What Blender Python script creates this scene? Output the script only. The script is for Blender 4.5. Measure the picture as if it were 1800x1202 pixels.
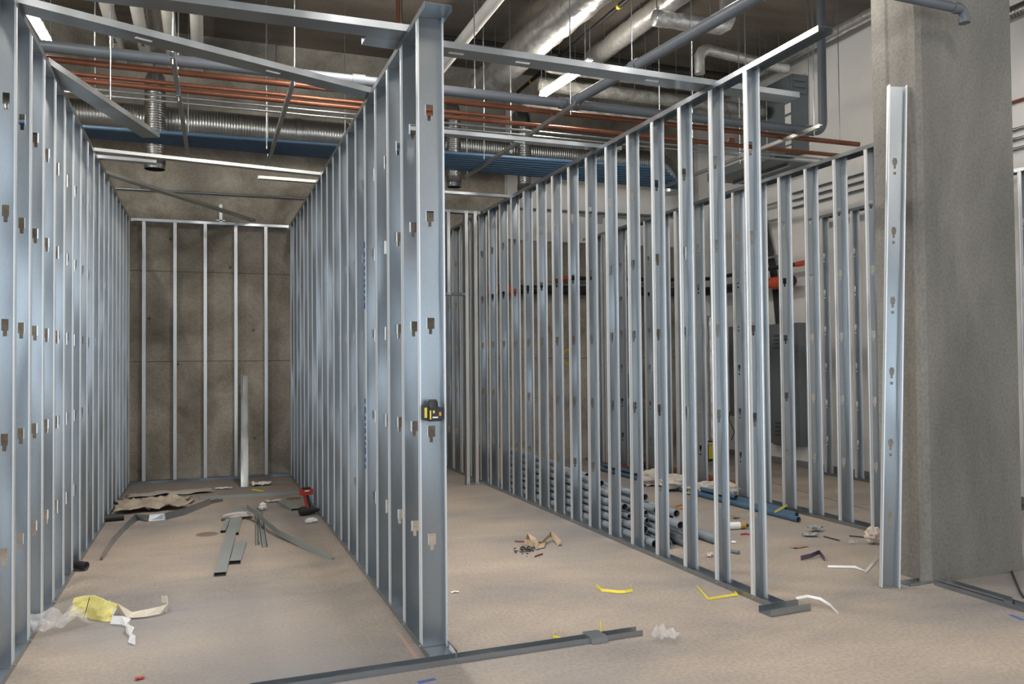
import bpy, bmesh, math, random
from mathutils import Vector, Matrix, noise as mnoise
random.seed(7)
sc = bpy.context.scene
COL = sc.collection
for o in list(bpy.data.objects): bpy.data.objects.remove(o)

# ------------------------------------------------------------ camera
FPX, YAW, PITCH, ROLL, CH = 1443.84, math.radians(20.4577), math.radians(1.3284), math.radians(-.5265), 1.583
Fv = Vector((math.sin(YAW)*math.cos(PITCH), math.cos(YAW)*math.cos(PITCH), math.sin(PITCH)))
R0 = Vector((math.cos(YAW), -math.sin(YAW), 0)); U0 = R0.cross(Fv)
Rv = math.cos(ROLL)*R0 + math.sin(ROLL)*U0; Uv = -math.sin(ROLL)*R0 + math.cos(ROLL)*U0
cam = bpy.data.cameras.new('camera'); camo = bpy.data.objects.new('camera', cam); COL.objects.link(camo)
cam.sensor_width = 36; cam.lens = FPX*36/1800; cam.clip_start = .05
M = Matrix((Rv, Uv, -Fv)).transposed().to_4x4(); M.translation = Vector((0, 0, CH)); camo.matrix_world = M
sc.camera = camo
def at(x, y, ax, v):
    """the world point a photograph pixel sees on the plane ax = v"""
    d = Fv + (x-900)/FPX*Rv - (y-601)/FPX*Uv; i = 'XYZ'.index(ax)
    t = (v-(0, 0, CH)[i])/d[i]; return Vector((0, 0, CH)) + d*t
def fl(x, y, z=0.0): return at(x, y, 'Z', z)

# ------------------------------------------------------------ world, lights, exposure
w = bpy.data.worlds.new('world'); sc.world = w; w.use_nodes = True
w.node_tree.nodes['Background'].inputs[0].default_value = (.75, .87, 1, 1)
w.node_tree.nodes['Background'].inputs[1].default_value = .6
def area(name, loc, rot, sx, sy, power, col):
    l = bpy.data.lights.new(name, 'AREA'); l.shape = 'RECTANGLE'; l.size = sx; l.size_y = sy; l.energy = power; l.color = col
    o = bpy.data.objects.new(name, l); COL.objects.link(o); o.location = loc; o.rotation_euler = rot
area('front_window_daylight', (-2.5, -6.22, 2.5), (math.radians(90), 0, 0), 11, 3.8, 215, (.78, .90, 1))
area('front_window_daylight_right', (6.2, -6.22, 2.4), (math.radians(90), 0, 0), 3.2, 3.4, 60, (.74, .88, 1))
area('side_window_daylight', (-8.75, -1.5, 2.3), (math.radians(90), 0, math.radians(-90)), 7, 3.4, 480, (.86, .93, 1))
# unseen fill lights added overhead to brighten the floor, level with both tube lights
for lx in (-4.3, -1.5, 1.3, 4.1, 6.9):
    for ly in (-3.5, -.5, 2.5, 5.4):
        if lx > -3 or ly < 4: area('added_overhead_fill', (lx, ly, 4.9), (0, 0, 0), .16, 1.2, (18 if ly < 5 else (26 if lx > 4 else 58)) if lx < 6 else 10, (1, .93, .85))
area('added_overhead_fill', (1.3, 6.75, 4.93), (0, 0, 0), .16, 1.2, 75, (1, .93, .85))  # one more unseen fill, added to brighten the bays
sc.view_settings.view_transform = 'Standard'; sc.view_settings.look = 'None'
sc.view_settings.gamma = 1; sc.view_settings.use_curve_mapping = False
sc.view_settings.exposure = .52

# ------------------------------------------------------------ materials
MAT = {}
def mat(name, col, rough=.6, metal=0., bump=0., bscale=20., var=0., vscale=3., emit=None, trans=0., alpha=1., col2=None, detail=6, spec=.5, stretch=None, lo=.35, hi=.65):
    if name in MAT: return MAT[name]
    m = bpy.data.materials.new(name); m.use_nodes = True; nt = m.node_tree; b = nt.nodes['Principled BSDF']
    N = nt.nodes.new; L = nt.links.new
    b.inputs['Base Color'].default_value = (*col, 1); b.inputs['Roughness'].default_value = rough; b.inputs['Metallic'].default_value = metal
    b.inputs['Specular IOR Level'].default_value = spec
    if trans: b.inputs['Transmission Weight'].default_value = trans
    if alpha < 1: b.inputs['Alpha'].default_value = alpha
    if emit: b.inputs['Emission Color'].default_value = (*emit[0], 1); b.inputs['Emission Strength'].default_value = emit[1]
    geo = N('ShaderNodeNewGeometry'); vec = geo.outputs['Position']
    if stretch:
        mp = N('ShaderNodeMapping'); mp.inputs['Scale'].default_value = stretch; L(vec, mp.inputs['Vector']); vec = mp.outputs['Vector']
    if var or col2:
        n = N('ShaderNodeTexNoise'); n.inputs['Scale'].default_value = vscale; n.inputs['Detail'].default_value = detail; n.inputs['Roughness'].default_value = .62
        L(vec, n.inputs['Vector'])
        r = N('ShaderNodeValToRGB'); c2 = col2 or tuple(c*(1-var) for c in col)
        r.color_ramp.elements[0].position = lo; r.color_ramp.elements[0].color = (*c2, 1)
        r.color_ramp.elements[1].position = hi; r.color_ramp.elements[1].color = (*col, 1)
        L(n.outputs['Fac'], r.inputs['Fac']); L(r.outputs['Color'], b.inputs['Base Color'])
    if bump:
        n2 = N('ShaderNodeTexNoise'); n2.inputs['Scale'].default_value = bscale; n2.inputs['Detail'].default_value = 4
        L(vec, n2.inputs['Vector'])
        bp = N('ShaderNodeBump'); bp.inputs['Strength'].default_value = bump; bp.inputs['Distance'].default_value = .01
        L(n2.outputs['Fac'], bp.inputs['Height']); L(bp.outputs['Normal'], b.inputs['Normal'])
    MAT[name] = m; return m

def galvanised(name, col, rough, wav, metal=.93):
    m = bpy.data.materials.new(name); m.use_nodes = True; nt = m.node_tree; b = nt.nodes['Principled BSDF']; N = nt.nodes.new; L = nt.links.new
    b.inputs['Metallic'].default_value = metal
    geo = N('ShaderNodeNewGeometry')
    mp = N('ShaderNodeMapping'); mp.inputs['Scale'].default_value = (1, 1, .35); L(geo.outputs['Position'], mp.inputs['Vector'])
    n = N('ShaderNodeTexNoise'); n.inputs['Scale'].default_value = 130; n.inputs['Detail'].default_value = 3; L(mp.outputs['Vector'], n.inputs['Vector'])
    r = N('ShaderNodeValToRGB'); r.color_ramp.elements[0].position = .3; r.color_ramp.elements[1].position = .7
    r.color_ramp.elements[0].color = (*[c*.94 for c in col], 1); r.color_ramp.elements[1].color = (*col, 1)
    L(n.outputs['Fac'], r.inputs['Fac']); L(r.outputs['Color'], b.inputs['Base Color'])
    mr = N('ShaderNodeMapRange'); mr.inputs['To Min'].default_value = rough-.015; mr.inputs['To Max'].default_value = rough+.025
    L(n.outputs['Fac'], mr.inputs['Value']); L(mr.outputs['Result'], b.inputs['Roughness'])
    n2 = N('ShaderNodeTexNoise'); n2.inputs['Scale'].default_value = 3.2; n2.inputs['Detail'].default_value = 1; L(mp.outputs['Vector'], n2.inputs['Vector'])
    v1 = N('ShaderNodeVectorMath'); v1.operation = 'SUBTRACT'; L(n2.outputs['Color'], v1.inputs[0]); v1.inputs[1].default_value = (.5, .5, .5)
    v2 = N('ShaderNodeVectorMath'); v2.operation = 'MULTIPLY'; L(v1.outputs[0], v2.inputs[0]); v2.inputs[1].default_value = (wav, wav, wav*.5)
    v3 = N('ShaderNodeVectorMath'); v3.operation = 'ADD'; L(geo.outputs['Normal'], v3.inputs[0]); L(v2.outputs[0], v3.inputs[1])
    v4 = N('ShaderNodeVectorMath'); v4.operation = 'NORMALIZE'; L(v3.outputs[0], v4.inputs[0]); L(v4.outputs[0], b.inputs['Normal'])
    MAT[name] = m; return m
STEEL = galvanised('galvanised_steel', (.35, .38, .405), .305, .5)
FLANGE = galvanised('knurled_flange_lit', (.72, .75, .77), .36, .15, .62)  # bright edge light put into the colour, paler than the web steel
DUSTY = galvanised('dusty_steel', (.34, .37, .37), .5, .2, .35)
STEELB = galvanised('galvanised_steel_bright', (.42, .455, .48), .305, .35)
STRUT = galvanised('strut_steel', (.50, .51, .50), .4, .2)
SPIRAL = galvanised('spiral_duct_steel', (.36, .37, .37), .31, .3)
FOIL = mat('crinkled_foil', (.86, .85, .83), .30, .75, bump=1., bscale=14, var=.25, vscale=12)
WRAP = mat('insulation_wrap', (.42, .41, .38), .5, .35, bump=1., bscale=45, var=.5, vscale=9)
PVCG = mat('grey_pvc', (.115, .13, .15), .45, var=.15, vscale=4)
PVCP = mat('weathered_grey_pvc', (.24, .28, .32), .5, var=.35, vscale=5, bump=.1)
PVCIN = mat('pipe_bore', (.10, .10, .11), .7)
PVCW = mat('white_pvc', (.80, .80, .77), .4, var=.12, vscale=3)
BLUE = mat('blue_pipe_plastic', (.05, .105, .19), .42, var=.2, vscale=4)
BLUEF = mat('blue_grey_pipe_plastic', (.07, .14, .23), .42, var=.2, vscale=4)
COPPER = mat('copper', (.29, .115, .07), .42, .7, var=.3, vscale=5)
BLACKP = mat('black_iron', (.02, .02, .022), .4)
ORANGE = mat('orange_fitting', (.55, .09, .04), .5)
GREYBOX = mat('grey_enamel', (.15, .17, .18), .45, var=.08, vscale=3)
WHITE = mat('white_paper', (.78, .77, .75), .7, bump=.2)
YELLOW = mat('yellow_strap', (.75, .62, .06), .5)
YPAPER = mat('yellow_paper', (.72, .64, .22), .7, var=.12, vscale=20, bump=.3)
PLASTIC = mat('clear_film', (.75, .75, .76), .18, alpha=.16, bump=.5, bscale=14)
TAN = mat('tan_paper', (.50, .38, .26), .8, var=.2, vscale=15)
PINKW = mat('dusty_wrapper', (.60, .55, .52), .75, var=.2, vscale=20, bump=.4)
DARK = mat('dark_grit', (.05, .045, .04), .9); GRIT = mat('floor_grit_brown', (.16, .13, .11), .95)
RUST = mat('rusty_brown', (.22, .09, .05), .8, var=.3, vscale=20)
RED = mat('red_plastic', (.45, .04, .03), .45)
RUBBER = mat('black_rubber', (.025, .025, .028), .55)
LAMP = mat('lamp_diffuser', (1, .95, .85), .4, emit=((1, .92, .80), 80))
WOOD = mat('wood_offcut', (.38, .25, .14), .8, var=.3, vscale=20)
CARD = mat('cardboard', (.45, .32, .21), .85, var=.1, vscale=10)

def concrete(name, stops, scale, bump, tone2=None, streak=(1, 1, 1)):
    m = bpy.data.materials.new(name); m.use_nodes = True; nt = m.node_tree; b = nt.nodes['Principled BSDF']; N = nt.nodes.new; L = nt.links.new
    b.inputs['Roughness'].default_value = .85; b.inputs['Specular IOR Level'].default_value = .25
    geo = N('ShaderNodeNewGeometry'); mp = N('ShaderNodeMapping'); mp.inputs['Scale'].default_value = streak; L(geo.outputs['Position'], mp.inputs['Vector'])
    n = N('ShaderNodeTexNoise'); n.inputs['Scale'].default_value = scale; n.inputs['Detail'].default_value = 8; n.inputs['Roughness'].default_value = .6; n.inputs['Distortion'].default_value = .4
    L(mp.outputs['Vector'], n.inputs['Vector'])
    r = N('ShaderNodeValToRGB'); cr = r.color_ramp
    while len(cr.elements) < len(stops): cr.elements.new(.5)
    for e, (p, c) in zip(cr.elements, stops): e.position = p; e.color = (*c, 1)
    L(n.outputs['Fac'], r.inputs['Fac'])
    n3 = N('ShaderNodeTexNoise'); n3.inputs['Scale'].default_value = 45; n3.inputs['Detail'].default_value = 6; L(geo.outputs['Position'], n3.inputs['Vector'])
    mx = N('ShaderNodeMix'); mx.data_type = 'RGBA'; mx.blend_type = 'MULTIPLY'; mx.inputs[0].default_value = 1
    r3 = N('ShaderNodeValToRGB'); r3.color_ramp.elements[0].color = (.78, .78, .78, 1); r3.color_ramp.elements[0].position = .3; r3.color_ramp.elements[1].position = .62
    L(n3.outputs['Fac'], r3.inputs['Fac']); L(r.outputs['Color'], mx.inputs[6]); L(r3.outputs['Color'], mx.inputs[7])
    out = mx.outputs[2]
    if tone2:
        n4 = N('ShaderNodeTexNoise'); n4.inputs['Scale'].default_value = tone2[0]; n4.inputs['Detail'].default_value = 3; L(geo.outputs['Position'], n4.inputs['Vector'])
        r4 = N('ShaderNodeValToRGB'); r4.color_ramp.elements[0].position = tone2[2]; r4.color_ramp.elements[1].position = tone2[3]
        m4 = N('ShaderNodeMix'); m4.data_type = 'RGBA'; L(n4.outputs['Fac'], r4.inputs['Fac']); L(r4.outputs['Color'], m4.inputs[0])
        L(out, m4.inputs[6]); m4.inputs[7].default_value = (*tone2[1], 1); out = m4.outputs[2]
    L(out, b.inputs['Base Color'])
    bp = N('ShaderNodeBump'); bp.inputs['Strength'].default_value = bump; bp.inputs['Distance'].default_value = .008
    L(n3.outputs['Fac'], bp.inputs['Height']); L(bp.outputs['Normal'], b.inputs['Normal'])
    MAT[name] = m; return m
CONC = concrete('wall_concrete', [(.30, (.20, .175, .14)), (.45, (.33, .30, .25)), (.56, (.42, .385, .33)), (.72, (.55, .51, .45))], 1.3, .35)
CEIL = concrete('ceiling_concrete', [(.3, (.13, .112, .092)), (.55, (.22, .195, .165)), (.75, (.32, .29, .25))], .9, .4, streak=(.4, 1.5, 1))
COLM = concrete('column_concrete', [(.3, (.16, .153, .135)), (.5, (.225, .213, .19)), (.7, (.31, .30, .268))], 1.3, .15, streak=(1, 1, .35))
FLOORM = concrete('floor_concrete', [(.30, (.24, .225, .22)), (.44, (.33, .295, .265)), (.58, (.41, .35, .295)), (.75, (.48, .415, .35))], .75, .25, tone2=(.33, (.26, .255, .262), .48, .68), streak=(.6, 1.25, 1))
WALLW = mat('white_wall_board', (.80, .785, .76), .8, var=.09, vscale=.8, bump=.04)

# ------------------------------------------------------------ mesh helpers
class MB:
    def __init__(s): s.v = []; s.f = []; s.m = []; s.sm = []; s.mats = []
    def mi(s, m):
        if m not in s.mats: s.mats.append(m)
        return s.mats.index(m)
    def add(s, vs, fs, m, smooth=False):
        o = len(s.v); s.v += [tuple(v) for v in vs]; k = s.mi(m)
        for f in fs: s.f.append([o+i for i in f]); s.m.append(k); s.sm.append(smooth)
        return s
    def box(s, a, b, m, rz=0, c=None):
        x0, y0, z0 = a; x1, y1, z1 = b
        vs = [Vector(p) for p in ((x0, y0, z0), (x1, y0, z0), (x1, y1, z0), (x0, y1, z0), (x0, y0, z1), (x1, y0, z1), (x1, y1, z1), (x0, y1, z1))]
        if rz:
            c = Vector(c or ((x0+x1)/2, (y0+y1)/2, 0)); Rm = Matrix.Rotation(rz, 3, 'Z'); c.z = 0
            vs = [Rm@(v-c)+c for v in vs]
        return s.add(vs, [(0, 3, 2, 1), (4, 5, 6, 7), (0, 1, 5, 4), (1, 2, 6, 5), (2, 3, 7, 6), (3, 0, 4, 7)], m)
    def tube(s, pts, r, m, n=12, caps=True, smooth=True):
        pts = [Vector(p) for p in pts]; rs = r if isinstance(r, (list, tuple)) else [r]*len(pts)
        vs = []; up = None
        for i, p in enumerate(pts):
            d = (pts[min(i+1, len(pts)-1)]-pts[max(i-1, 0)]).normalized()
            if up is None: up = d.orthogonal().normalized()
            a = (up-d*up.dot(d)).normalized(); up = a; b = d.cross(a)
            vs += [p+(a*math.cos(2*math.pi*k/n)+b*math.sin(2*math.pi*k/n))*rs[i] for k in range(n)]
        fs = [(i*n+k, i*n+(k+1) % n, (i+1)*n+(k+1) % n, (i+1)*n+k) for i in range(len(pts)-1) for k in range(n)]
        s.add(vs, fs, m, smooth)
        if caps:
            s.add(vs[:n], [tuple(reversed(range(n)))], m); s.add(vs[-n:], [tuple(range(n))], m)
        return s
    def pipe(s, a, b, r, t, m, mi=None, n=18):
        """a hollow pipe, open at both ends"""
        a = Vector(a); b = Vector(b); mi = mi or m; s.tube([a, b], r, m, n, False); s.tube([b, a], r-t, mi, n, False)
        d = (b-a).normalized(); u = d.orthogonal().normalized(); w_ = d.cross(u)
        for p in (a, b):
            vs = [p+(u*math.cos(2*math.pi*k/n)+w_*math.sin(2*math.pi*k/n))*q for q in (r, r-t) for k in range(n)]
            s.add(vs, [(k, (k+1) % n, n+(k+1) % n, n+k) for k in range(n)], m)
        return s
    def ribbon(s, pts, wid, t, m, side=(0, 0, 1)):
        """a flat strip swept along pts; side is its width direction (one for all or one per point)"""
        pts = [Vector(p) for p in pts]; vs = []
        for i, p in enumerate(pts):
            d = (pts[min(i+1, len(pts)-1)]-pts[max(i-1, 0)]).normalized()
            sd = Vector(side[i]) if isinstance(side, list) else Vector(side)
            sd = (sd-d*sd.dot(d)).normalized(); nn = d.cross(sd)
            for q, e in ((-.5, -.5), (.5, -.5), (.5, .5), (-.5, .5)): vs.append(p+sd*wid*q+nn*t*e)
        fs = [(i*4+k, i*4+(k+1) % 4, i*4+4+(k+1) % 4, i*4+4+k) for i in range(len(pts)-1) for k in range(4)]
        fs += [(3, 2, 1, 0), tuple(4*(len(pts)-1)+k for k in range(4))]
        return s.add(vs, fs, m)
    def prof(s, prof, t, L_, m, y0=0.):
        """an open profile in x-z, thickness t, swept along y"""
        P = [Vector((x, z)) for x, z in prof]; off = []
        for i in range(len(P)):
            n_ = Vector((0, 0))
            if i > 0: d = (P[i]-P[i-1]).normalized(); n_ += Vector((-d.y, d.x))
            if i < len(P)-1: d = (P[i+1]-P[i]).normalized(); n_ += Vector((-d.y, d.x))
            n_.normalize(); off.append(P[i]+n_*t)
        k = len(P); vs = [(p.x, y, p.y) for y in (y0, y0+L_) for p in P+off]; fs = []
        for i in range(k-1):
            fs += [(i, i+1, 2*k+i+1, 2*k+i), (k+i+1, k+i, 3*k+i, 3*k+i+1), (i+1, i, k+i, k+i+1), (2*k+i, 2*k+i+1, 3*k+i+1, 3*k+i)]
        fs += [(0, 2*k, 3*k, k), (k-1, 2*k-1, 4*k-1, 3*k-1)]
        return s.add(vs, fs, m)
    def mesh(s, name):
        me = bpy.data.meshes.new(name); me.from_pydata(s.v, [], s.f)
        for m in s.mats: me.materials.append(m)
        me.polygons.foreach_set('material_index', s.m); me.polygons.foreach_set('use_smooth', s.sm)
        bm = bmesh.new(); bm.from_mesh(me); bmesh.ops.recalc_face_normals(bm, faces=bm.faces); bm.to_mesh(me); bm.free()
        me.update(); return me
    def build(s, name, parent=None): return link(name, s.mesh(name), parent)
def link(name, me, parent=None):
    o = bpy.data.objects.new(name, me); COL.objects.link(o)
    if parent: o.parent = parent
    return o
def tag(o, label, cat, group=None, kind=None):
    o['label'] = label; o['category'] = cat
    if group: o['group'] = group
    if kind: o['kind'] = kind
    return o
def thing(name, label, cat, loc=(0, 0, 0), group=None):
    o = bpy.data.objects.new(name, None); COL.objects.link(o); o.location = loc; o.empty_display_size = .1
    return tag(o, label, cat, group)
def structure(o): o['kind'] = 'structure'; return o
def arc(c, a, b, r, n=6):
    """points of a quarter bend round centre c from direction a to direction b"""
    c, a, b = Vector(c), Vector(a), Vector(b)
    return [c+(a*math.cos(t)+b*math.sin(t))*r for t in [math.pi/2*i/n for i in range(n+1)]]

# ------------------------------------------------------------ the setting
YB = 12.12; ZC = 6.15; XW = 8.15; XL = -9.0; YF = -6.0
structure(MB().box((XL-.2, YF-.2, -.3), (XW+.2, YB+.3, 0), FLOORM).build('floor'))
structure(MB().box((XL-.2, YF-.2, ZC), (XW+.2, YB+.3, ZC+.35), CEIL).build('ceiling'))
wb = structure(MB().box((XL-.2, YB, 0), (XW+.2, YB+.3, ZC), CONC).build('wall_back'))
structure(MB().box((XW, YF-.2, 0), (XW+.25, YB+.3, ZC), WALLW).build('wall_right'))
# left boundary: concrete behind the framing, windows nearer the street
wl = MB().box((XL-.25, 3, 0), (XL, YB, ZC), CONC).box((XL-.25, YF, 0), (XL, 3, .5), CONC).box((XL-.25, YF, 4.1), (XL, 3, ZC), CONC)
structure(wl.build('wall_left'))
structure(MB().box((-3.4, 4.4, 0), (-3.2, YB, ZC), CONC).build('wall_inner'))
wf = MB().box((XL, YF-.25, 0), (XW, YF, .5), CONC).box((XL, YF-.25, 4.5), (XW, YF, ZC), CONC).box((3.2, YF-.25, .5), (4.5, YF, 4.5), CONC).box((7.9, YF-.25, .5), (XW, YF, 4.5), CONC)
structure(wf.build('wall_front'))
for n_, x0, x1 in ((1, XL, 3.2), (2, 4.5, 7.9)):
    fm = MB(); k = max(2, round((x1-x0)/1.6))
    for i in range(k+1): xx = x0+(x1-x0)*i/k; fm.box((xx-.04, YF-.18, .5), (xx+.04, YF-.08, 4.5), RUBBER)
    fm.box((x0, YF-.18, 2.9), (x1, YF-.08, 2.98), RUBBER)
    structure(fm.build('window_%d' % n_))
# painted board band on the upper right of the back wall, with the pilaster at its left edge
bw = MB().box((4.42, YB-.055, 3.49), (XW, YB-.002, 4.75), WALLW); structure(bw.build('trim_1'))
structure(MB().box((4.42, YB-.14, 3.49), (4.62, YB-.056, 5.6), WALLW).build('trim_2'))
structure(MB().box((7.86, YB-.2, 0), (XW-.002, YB-.058, 6.1), WALLW).build('trim_3'))
structure(MB().box((XW-.018, -5.5, 0.002), (XW-.002, YB-.2, .09), mat('skirting_grey', (.22, .22, .22), .7)).build('baseboard_right'))
# tie holes of the formwork on the back wall
for i, (x, y) in enumerate(((448, 770), (445, 580), (312, 640), (262, 560), (405, 470), (300, 420), (488, 300), (560, 335), (250, 330), (820, 640), (1165, 690), (962, 700), (880, 560))):
    p = at(x, y, 'Y', YB-.001); tm = MB().tube([p, p-Vector((0, .004, 0))], .022, mat('tie_hole_plug', (.16, .145, .12), .9), 14)
    o = tm.build('tie_hole', wb)
# formwork joints, drawn as thin dark grey strips
for z in (1.62, 2.85):
    MB().box((-3.1, YB-.003, z-.004), (XW-.4, YB-.0005, z+.004), mat('joint_grey', (.12, .105, .085), .9)).build('formwork_joint', wb)
# sprayed ring on the back wall
cpt = at(999, 627, 'Y', YB-.002)
rg = MB(); rg.ribbon([cpt+Vector((math.cos(a)*.1, 0, math.sin(a)*.115)) for a in [math.radians(40+i*300/18) for i in range(19)]], .02, .002, mat('yellow_spray', (.55, .40, .03), .8), side=(0, 1, 0))
# build ring as flat band: width in the wall plane
rg = MB(); pts = [math.radians(30+i*300/20) for i in range(21)]
vs = []; 
for a in pts:
    for q in (.085, .115): vs += [cpt+Vector((math.cos(a)*q, 0, math.sin(a)*q*1.1))]
rg.add(vs, [(2*i, 2*i+1, 2*i+3, 2*i+2) for i in range(20)], mat('yellow_spray', (.55, .40, .03), .8)); rg.build('spray_mark', wb)

# concrete column with chamfered, chipped arrises
cx0, cx1, cy0, cy1 = 4.737, 5.675, 4.40, 4.83; ch = .03
cb = MB(); rows = 60; ring = []
for i in range(rows+1):
    z = ZC*i/rows; j = lambda s_: (mnoise.noise(Vector((s_*7.1, z*6, 0)))*.006)
    c = [(cx0+ch+j(1), cy0), (cx1-ch, cy0), (cx1, cy0+ch), (cx1, cy1), (cx0, cy1), (cx0+j(3)*.5, cy0+.30), (cx0+.012, cy0+.28), (cx0+.012, cy0+.10), (cx0+j(4)*.5, cy0+.08), (cx0+j(2), cy0+ch+j(5))]
    ring += [(x, y, z) for x, y in c]
nn = 10
cb.add(ring, [(i*nn+k, i*nn+(k+1) % nn, (i+1)*nn+(k+1) % nn, (i+1)*nn+k) for i in range(rows) for k in range(nn)]+[tuple(range(nn)), tuple(rows*nn+k for k in range(nn))], COLM)
tag(cb.build('concrete_column'), 'square raw concrete column with chipped corner, the leaning steel stud beside it', 'column')

# ------------------------------------------------------------ steel framing
T = .0012
HZ = [.56, 1.16, 1.765, 2.37, 2.97]
def c_stud(w_, h, holes='T', steel=STEEL, hz=HZ, fl_=.041, shift=0.):
    """C-stud standing on z=0, x 0..w_, open towards -y, web at y=fl_"""
    s = MB()
    for x0, sg in ((0, 1), (w_, -1)):
        pr = [(x0+sg*.009, 0), (x0, 0), (x0, fl_*.3), (x0+sg*.002, fl_*.36), (x0+sg*.002, fl_*.62), (x0, fl_*.68), (x0, fl_)]
        # profile lies in x-y and rises in z
        P = pr; k = len(P); vs = []
        for z in (0, h):
            vs += [(x, y, z) for x, y in P]
            vs += [(x+sg*T if i > 1 else x, y+T if i < 2 else y, z) for i, (x, y) in enumerate(P)]
        fs = []
        for i in range(k-1):
            fs += [(i, i+1, 2*k+i+1, 2*k+i), (k+i+1, k+i, 3*k+i, 3*k+i+1)]
        fs += [(0, k, 3*k, 2*k)]
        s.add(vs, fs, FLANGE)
    y0, y1 = fl_-T, fl_; c = w_/2
    z = 0.
    rect = lambda a, b, zz0, zz1: s.box((a, y0, zz0), (b, y1, zz1), steel)
    if holes == 'T':
        bw_, bh, nw, nh = .023 if w_ > .12 else .0165, .062, .0095, .03
        for q in hz:
            q += shift
            if q+.1 > h: break
            rect(0, w_, z, q-nh); rect(0, c-nw, q-nh, q); rect(c+nw, w_, q-nh, q); rect(0, c-bw_, q, q+bh); rect(c+bw_, w_, q, q+bh); z = q+bh
    elif holes == 'key':
        z0_ = .45
        while z0_+.3 < h:
            q = z0_+shift
            rect(0, w_, z, q-.055); rect(0, c-.010, q-.055, q-.035); rect(c+.010, w_, q-.055, q-.035); rect(0, w_, q-.035, q-.012)
            rect(0, c-.008, q-.012, q+.015); rect(c+.008, w_, q-.012, q+.015)
            for a, b, e in ((.015, .03, .0145), (.03, .055, .0175), (.055, .066, .012)): rect(0, c-e, q+a, q+b); rect(c+e, w_, q+a, q+b)
            z = q+.066; z0_ += .5
    rect(0, w_, z, h)
    return s.mesh('stud')
def u_track(w_, L_, leg=.036, steel=STEEL, up=True):
    s = MB(); sg = 1 if up else -1
    pr = [(-.0015, sg*leg), (-.0015, 0), (w_+.0015, 0), (w_+.0015, sg*leg)]
    s.prof(pr, T*sg, L_, steel); return s.mesh('track')

S = .4064; H = 3.53
studT6 = c_stud(.152, H-.006, 'T'); studT6b = c_stud(.152, H-.006, 'T', shift=-.03)
studT4 = c_stud(.105, H-.006, 'T'); studK6 = c_stud(.152, H-.006, 'key'); studK4 = c_stud(.105, H-.006, 'key')
def frame(name, label, x, w_, y0, idx, ya, yb, meshes, h=H, ytop=None):
    t = thing(name, label, 'stud wall', (x, ya, 0))
    for i in idx:
        me = meshes(i); o = link('stud', me, t)
        o.location = (0, y0+S*i-ya, .003); o.rotation_euler = (0, 0, random.uniform(-.012, .012))
    o = link('bottom_track', u_track(w_, yb-ya), t)
    yt = ytop if ytop is not None else ya
    o = link('top_track', u_track(w_, yb-yt, steel=STEEL, up=False), t); o.location = (0, yt-ya, h)
    # screws at the feet of the studs
    sc_ = MB()
    for i in idx:
        y = y0+S*i-ya+.02
        for xx in (-.004, w_+.004):
            for zz in (.018,): sc_.tube([(xx-.003, y, zz), (xx+.003, y, zz)], .006, STRUT, 8)
    so = sc_.build('screws', t); so['kind'] = 'stuff'
    return t
fL = frame('stud_wall', 'steel stud wall at the far left, seen edge on, black pipes poking out at its foot', -.9407-.105, .105, 4.9572, range(-2, 18), 3.95, 11.98, lambda i: studT4)
fM = frame('stud_wall', 'tall steel stud wall in the middle with the laser level stuck on its front stud', 1.1074, .152, 4.4373, range(0, 19), 4.262, 11.98, lambda i: studT6, ytop=4.28)
fR = frame('stud_wall', 'open steel stud wall in front of the stack of grey pipes', 3.3594, .105, 4.514, range(0, 19), 4.33, 12.0, lambda i: studT4, ytop=3.83)
fT = frame('stud_wall', 'steel stud wall behind the blue floor pipes, running back from the column', 5.668, .152, 5.8624, range(-1, 15), 5.57, 11.9, lambda i: studT6 if i < 4 else studK6, h=H)
for px in (1062, 1191):   # two extra keyhole studs doubled up at the far end
    p = at(px, 700, 'X', 5.668); o = link('stud', studK6, fT); o.location = (0, p.y-5.57, .003)
# blue lettering smears printed on two studs of the middle wall
for (i, z0, z1) in ((4, 1.98, 2.45), (4, .80, 1.30)):
    zz = z0; mb = MB()
    while zz < z1:
        l_ = random.uniform(.02, .05); mb.box((-.003, S*i+4.4373-4.262+.003, zz), (-.0015, S*i+4.4373-4.262+.039, zz+l_), mat('blue_ink', (.01, .10, .28), .6)); zz += l_+random.uniform(.012, .03)
    o = mb.build('blue_print', fM)
# furring frame on the white wall
tf = thing('furring_wall', 'low-depth steel furring frame standing against the white wall, seen right of the far studs and beyond the column', 'stud wall', (7.88, 5, 0))
fur = c_stud(.12, H-.006, 'key', steel=STEEL)
for y in (8.98, 8.42, 7.9, 7.4, 6.9, 6.42, 6.06, 5.6, 5.1):
    o = link('stud', fur, tf); o.location = (0, y-5, .003)
o = link('bottom_track', u_track(.12, 4.3), tf); o = link('top_track', u_track(.12, 4.3, steel=STEELB, up=False), tf); o.location = (0, 0, H)
# back frame of the left bay
tb = thing('back_frame', 'narrow steel frame of five studs standing against the back concrete wall', 'stud wall', (-.93, 11.93, 0))
sb = c_stud(.092, H-.006, None)
for px in (252.5, 307.5, 361, 415, 468):
    X = at(px, 700, 'Y', 11.94).x; o = link('stud', sb, tb); o.location = (X+.93+.02, .01, .003); o.rotation_euler = (0, 0, math.radians(90))
for nm, z, up in (('bottom_track', 0, True), ('top_track', H, False)):
    o = link(nm, u_track(.092, 2.03, steel=STEELB if not up else STEEL, up=up), tb); o.rotation_euler = (0, 0, math.radians(-90)); o.location = (0, .1, z)
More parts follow.
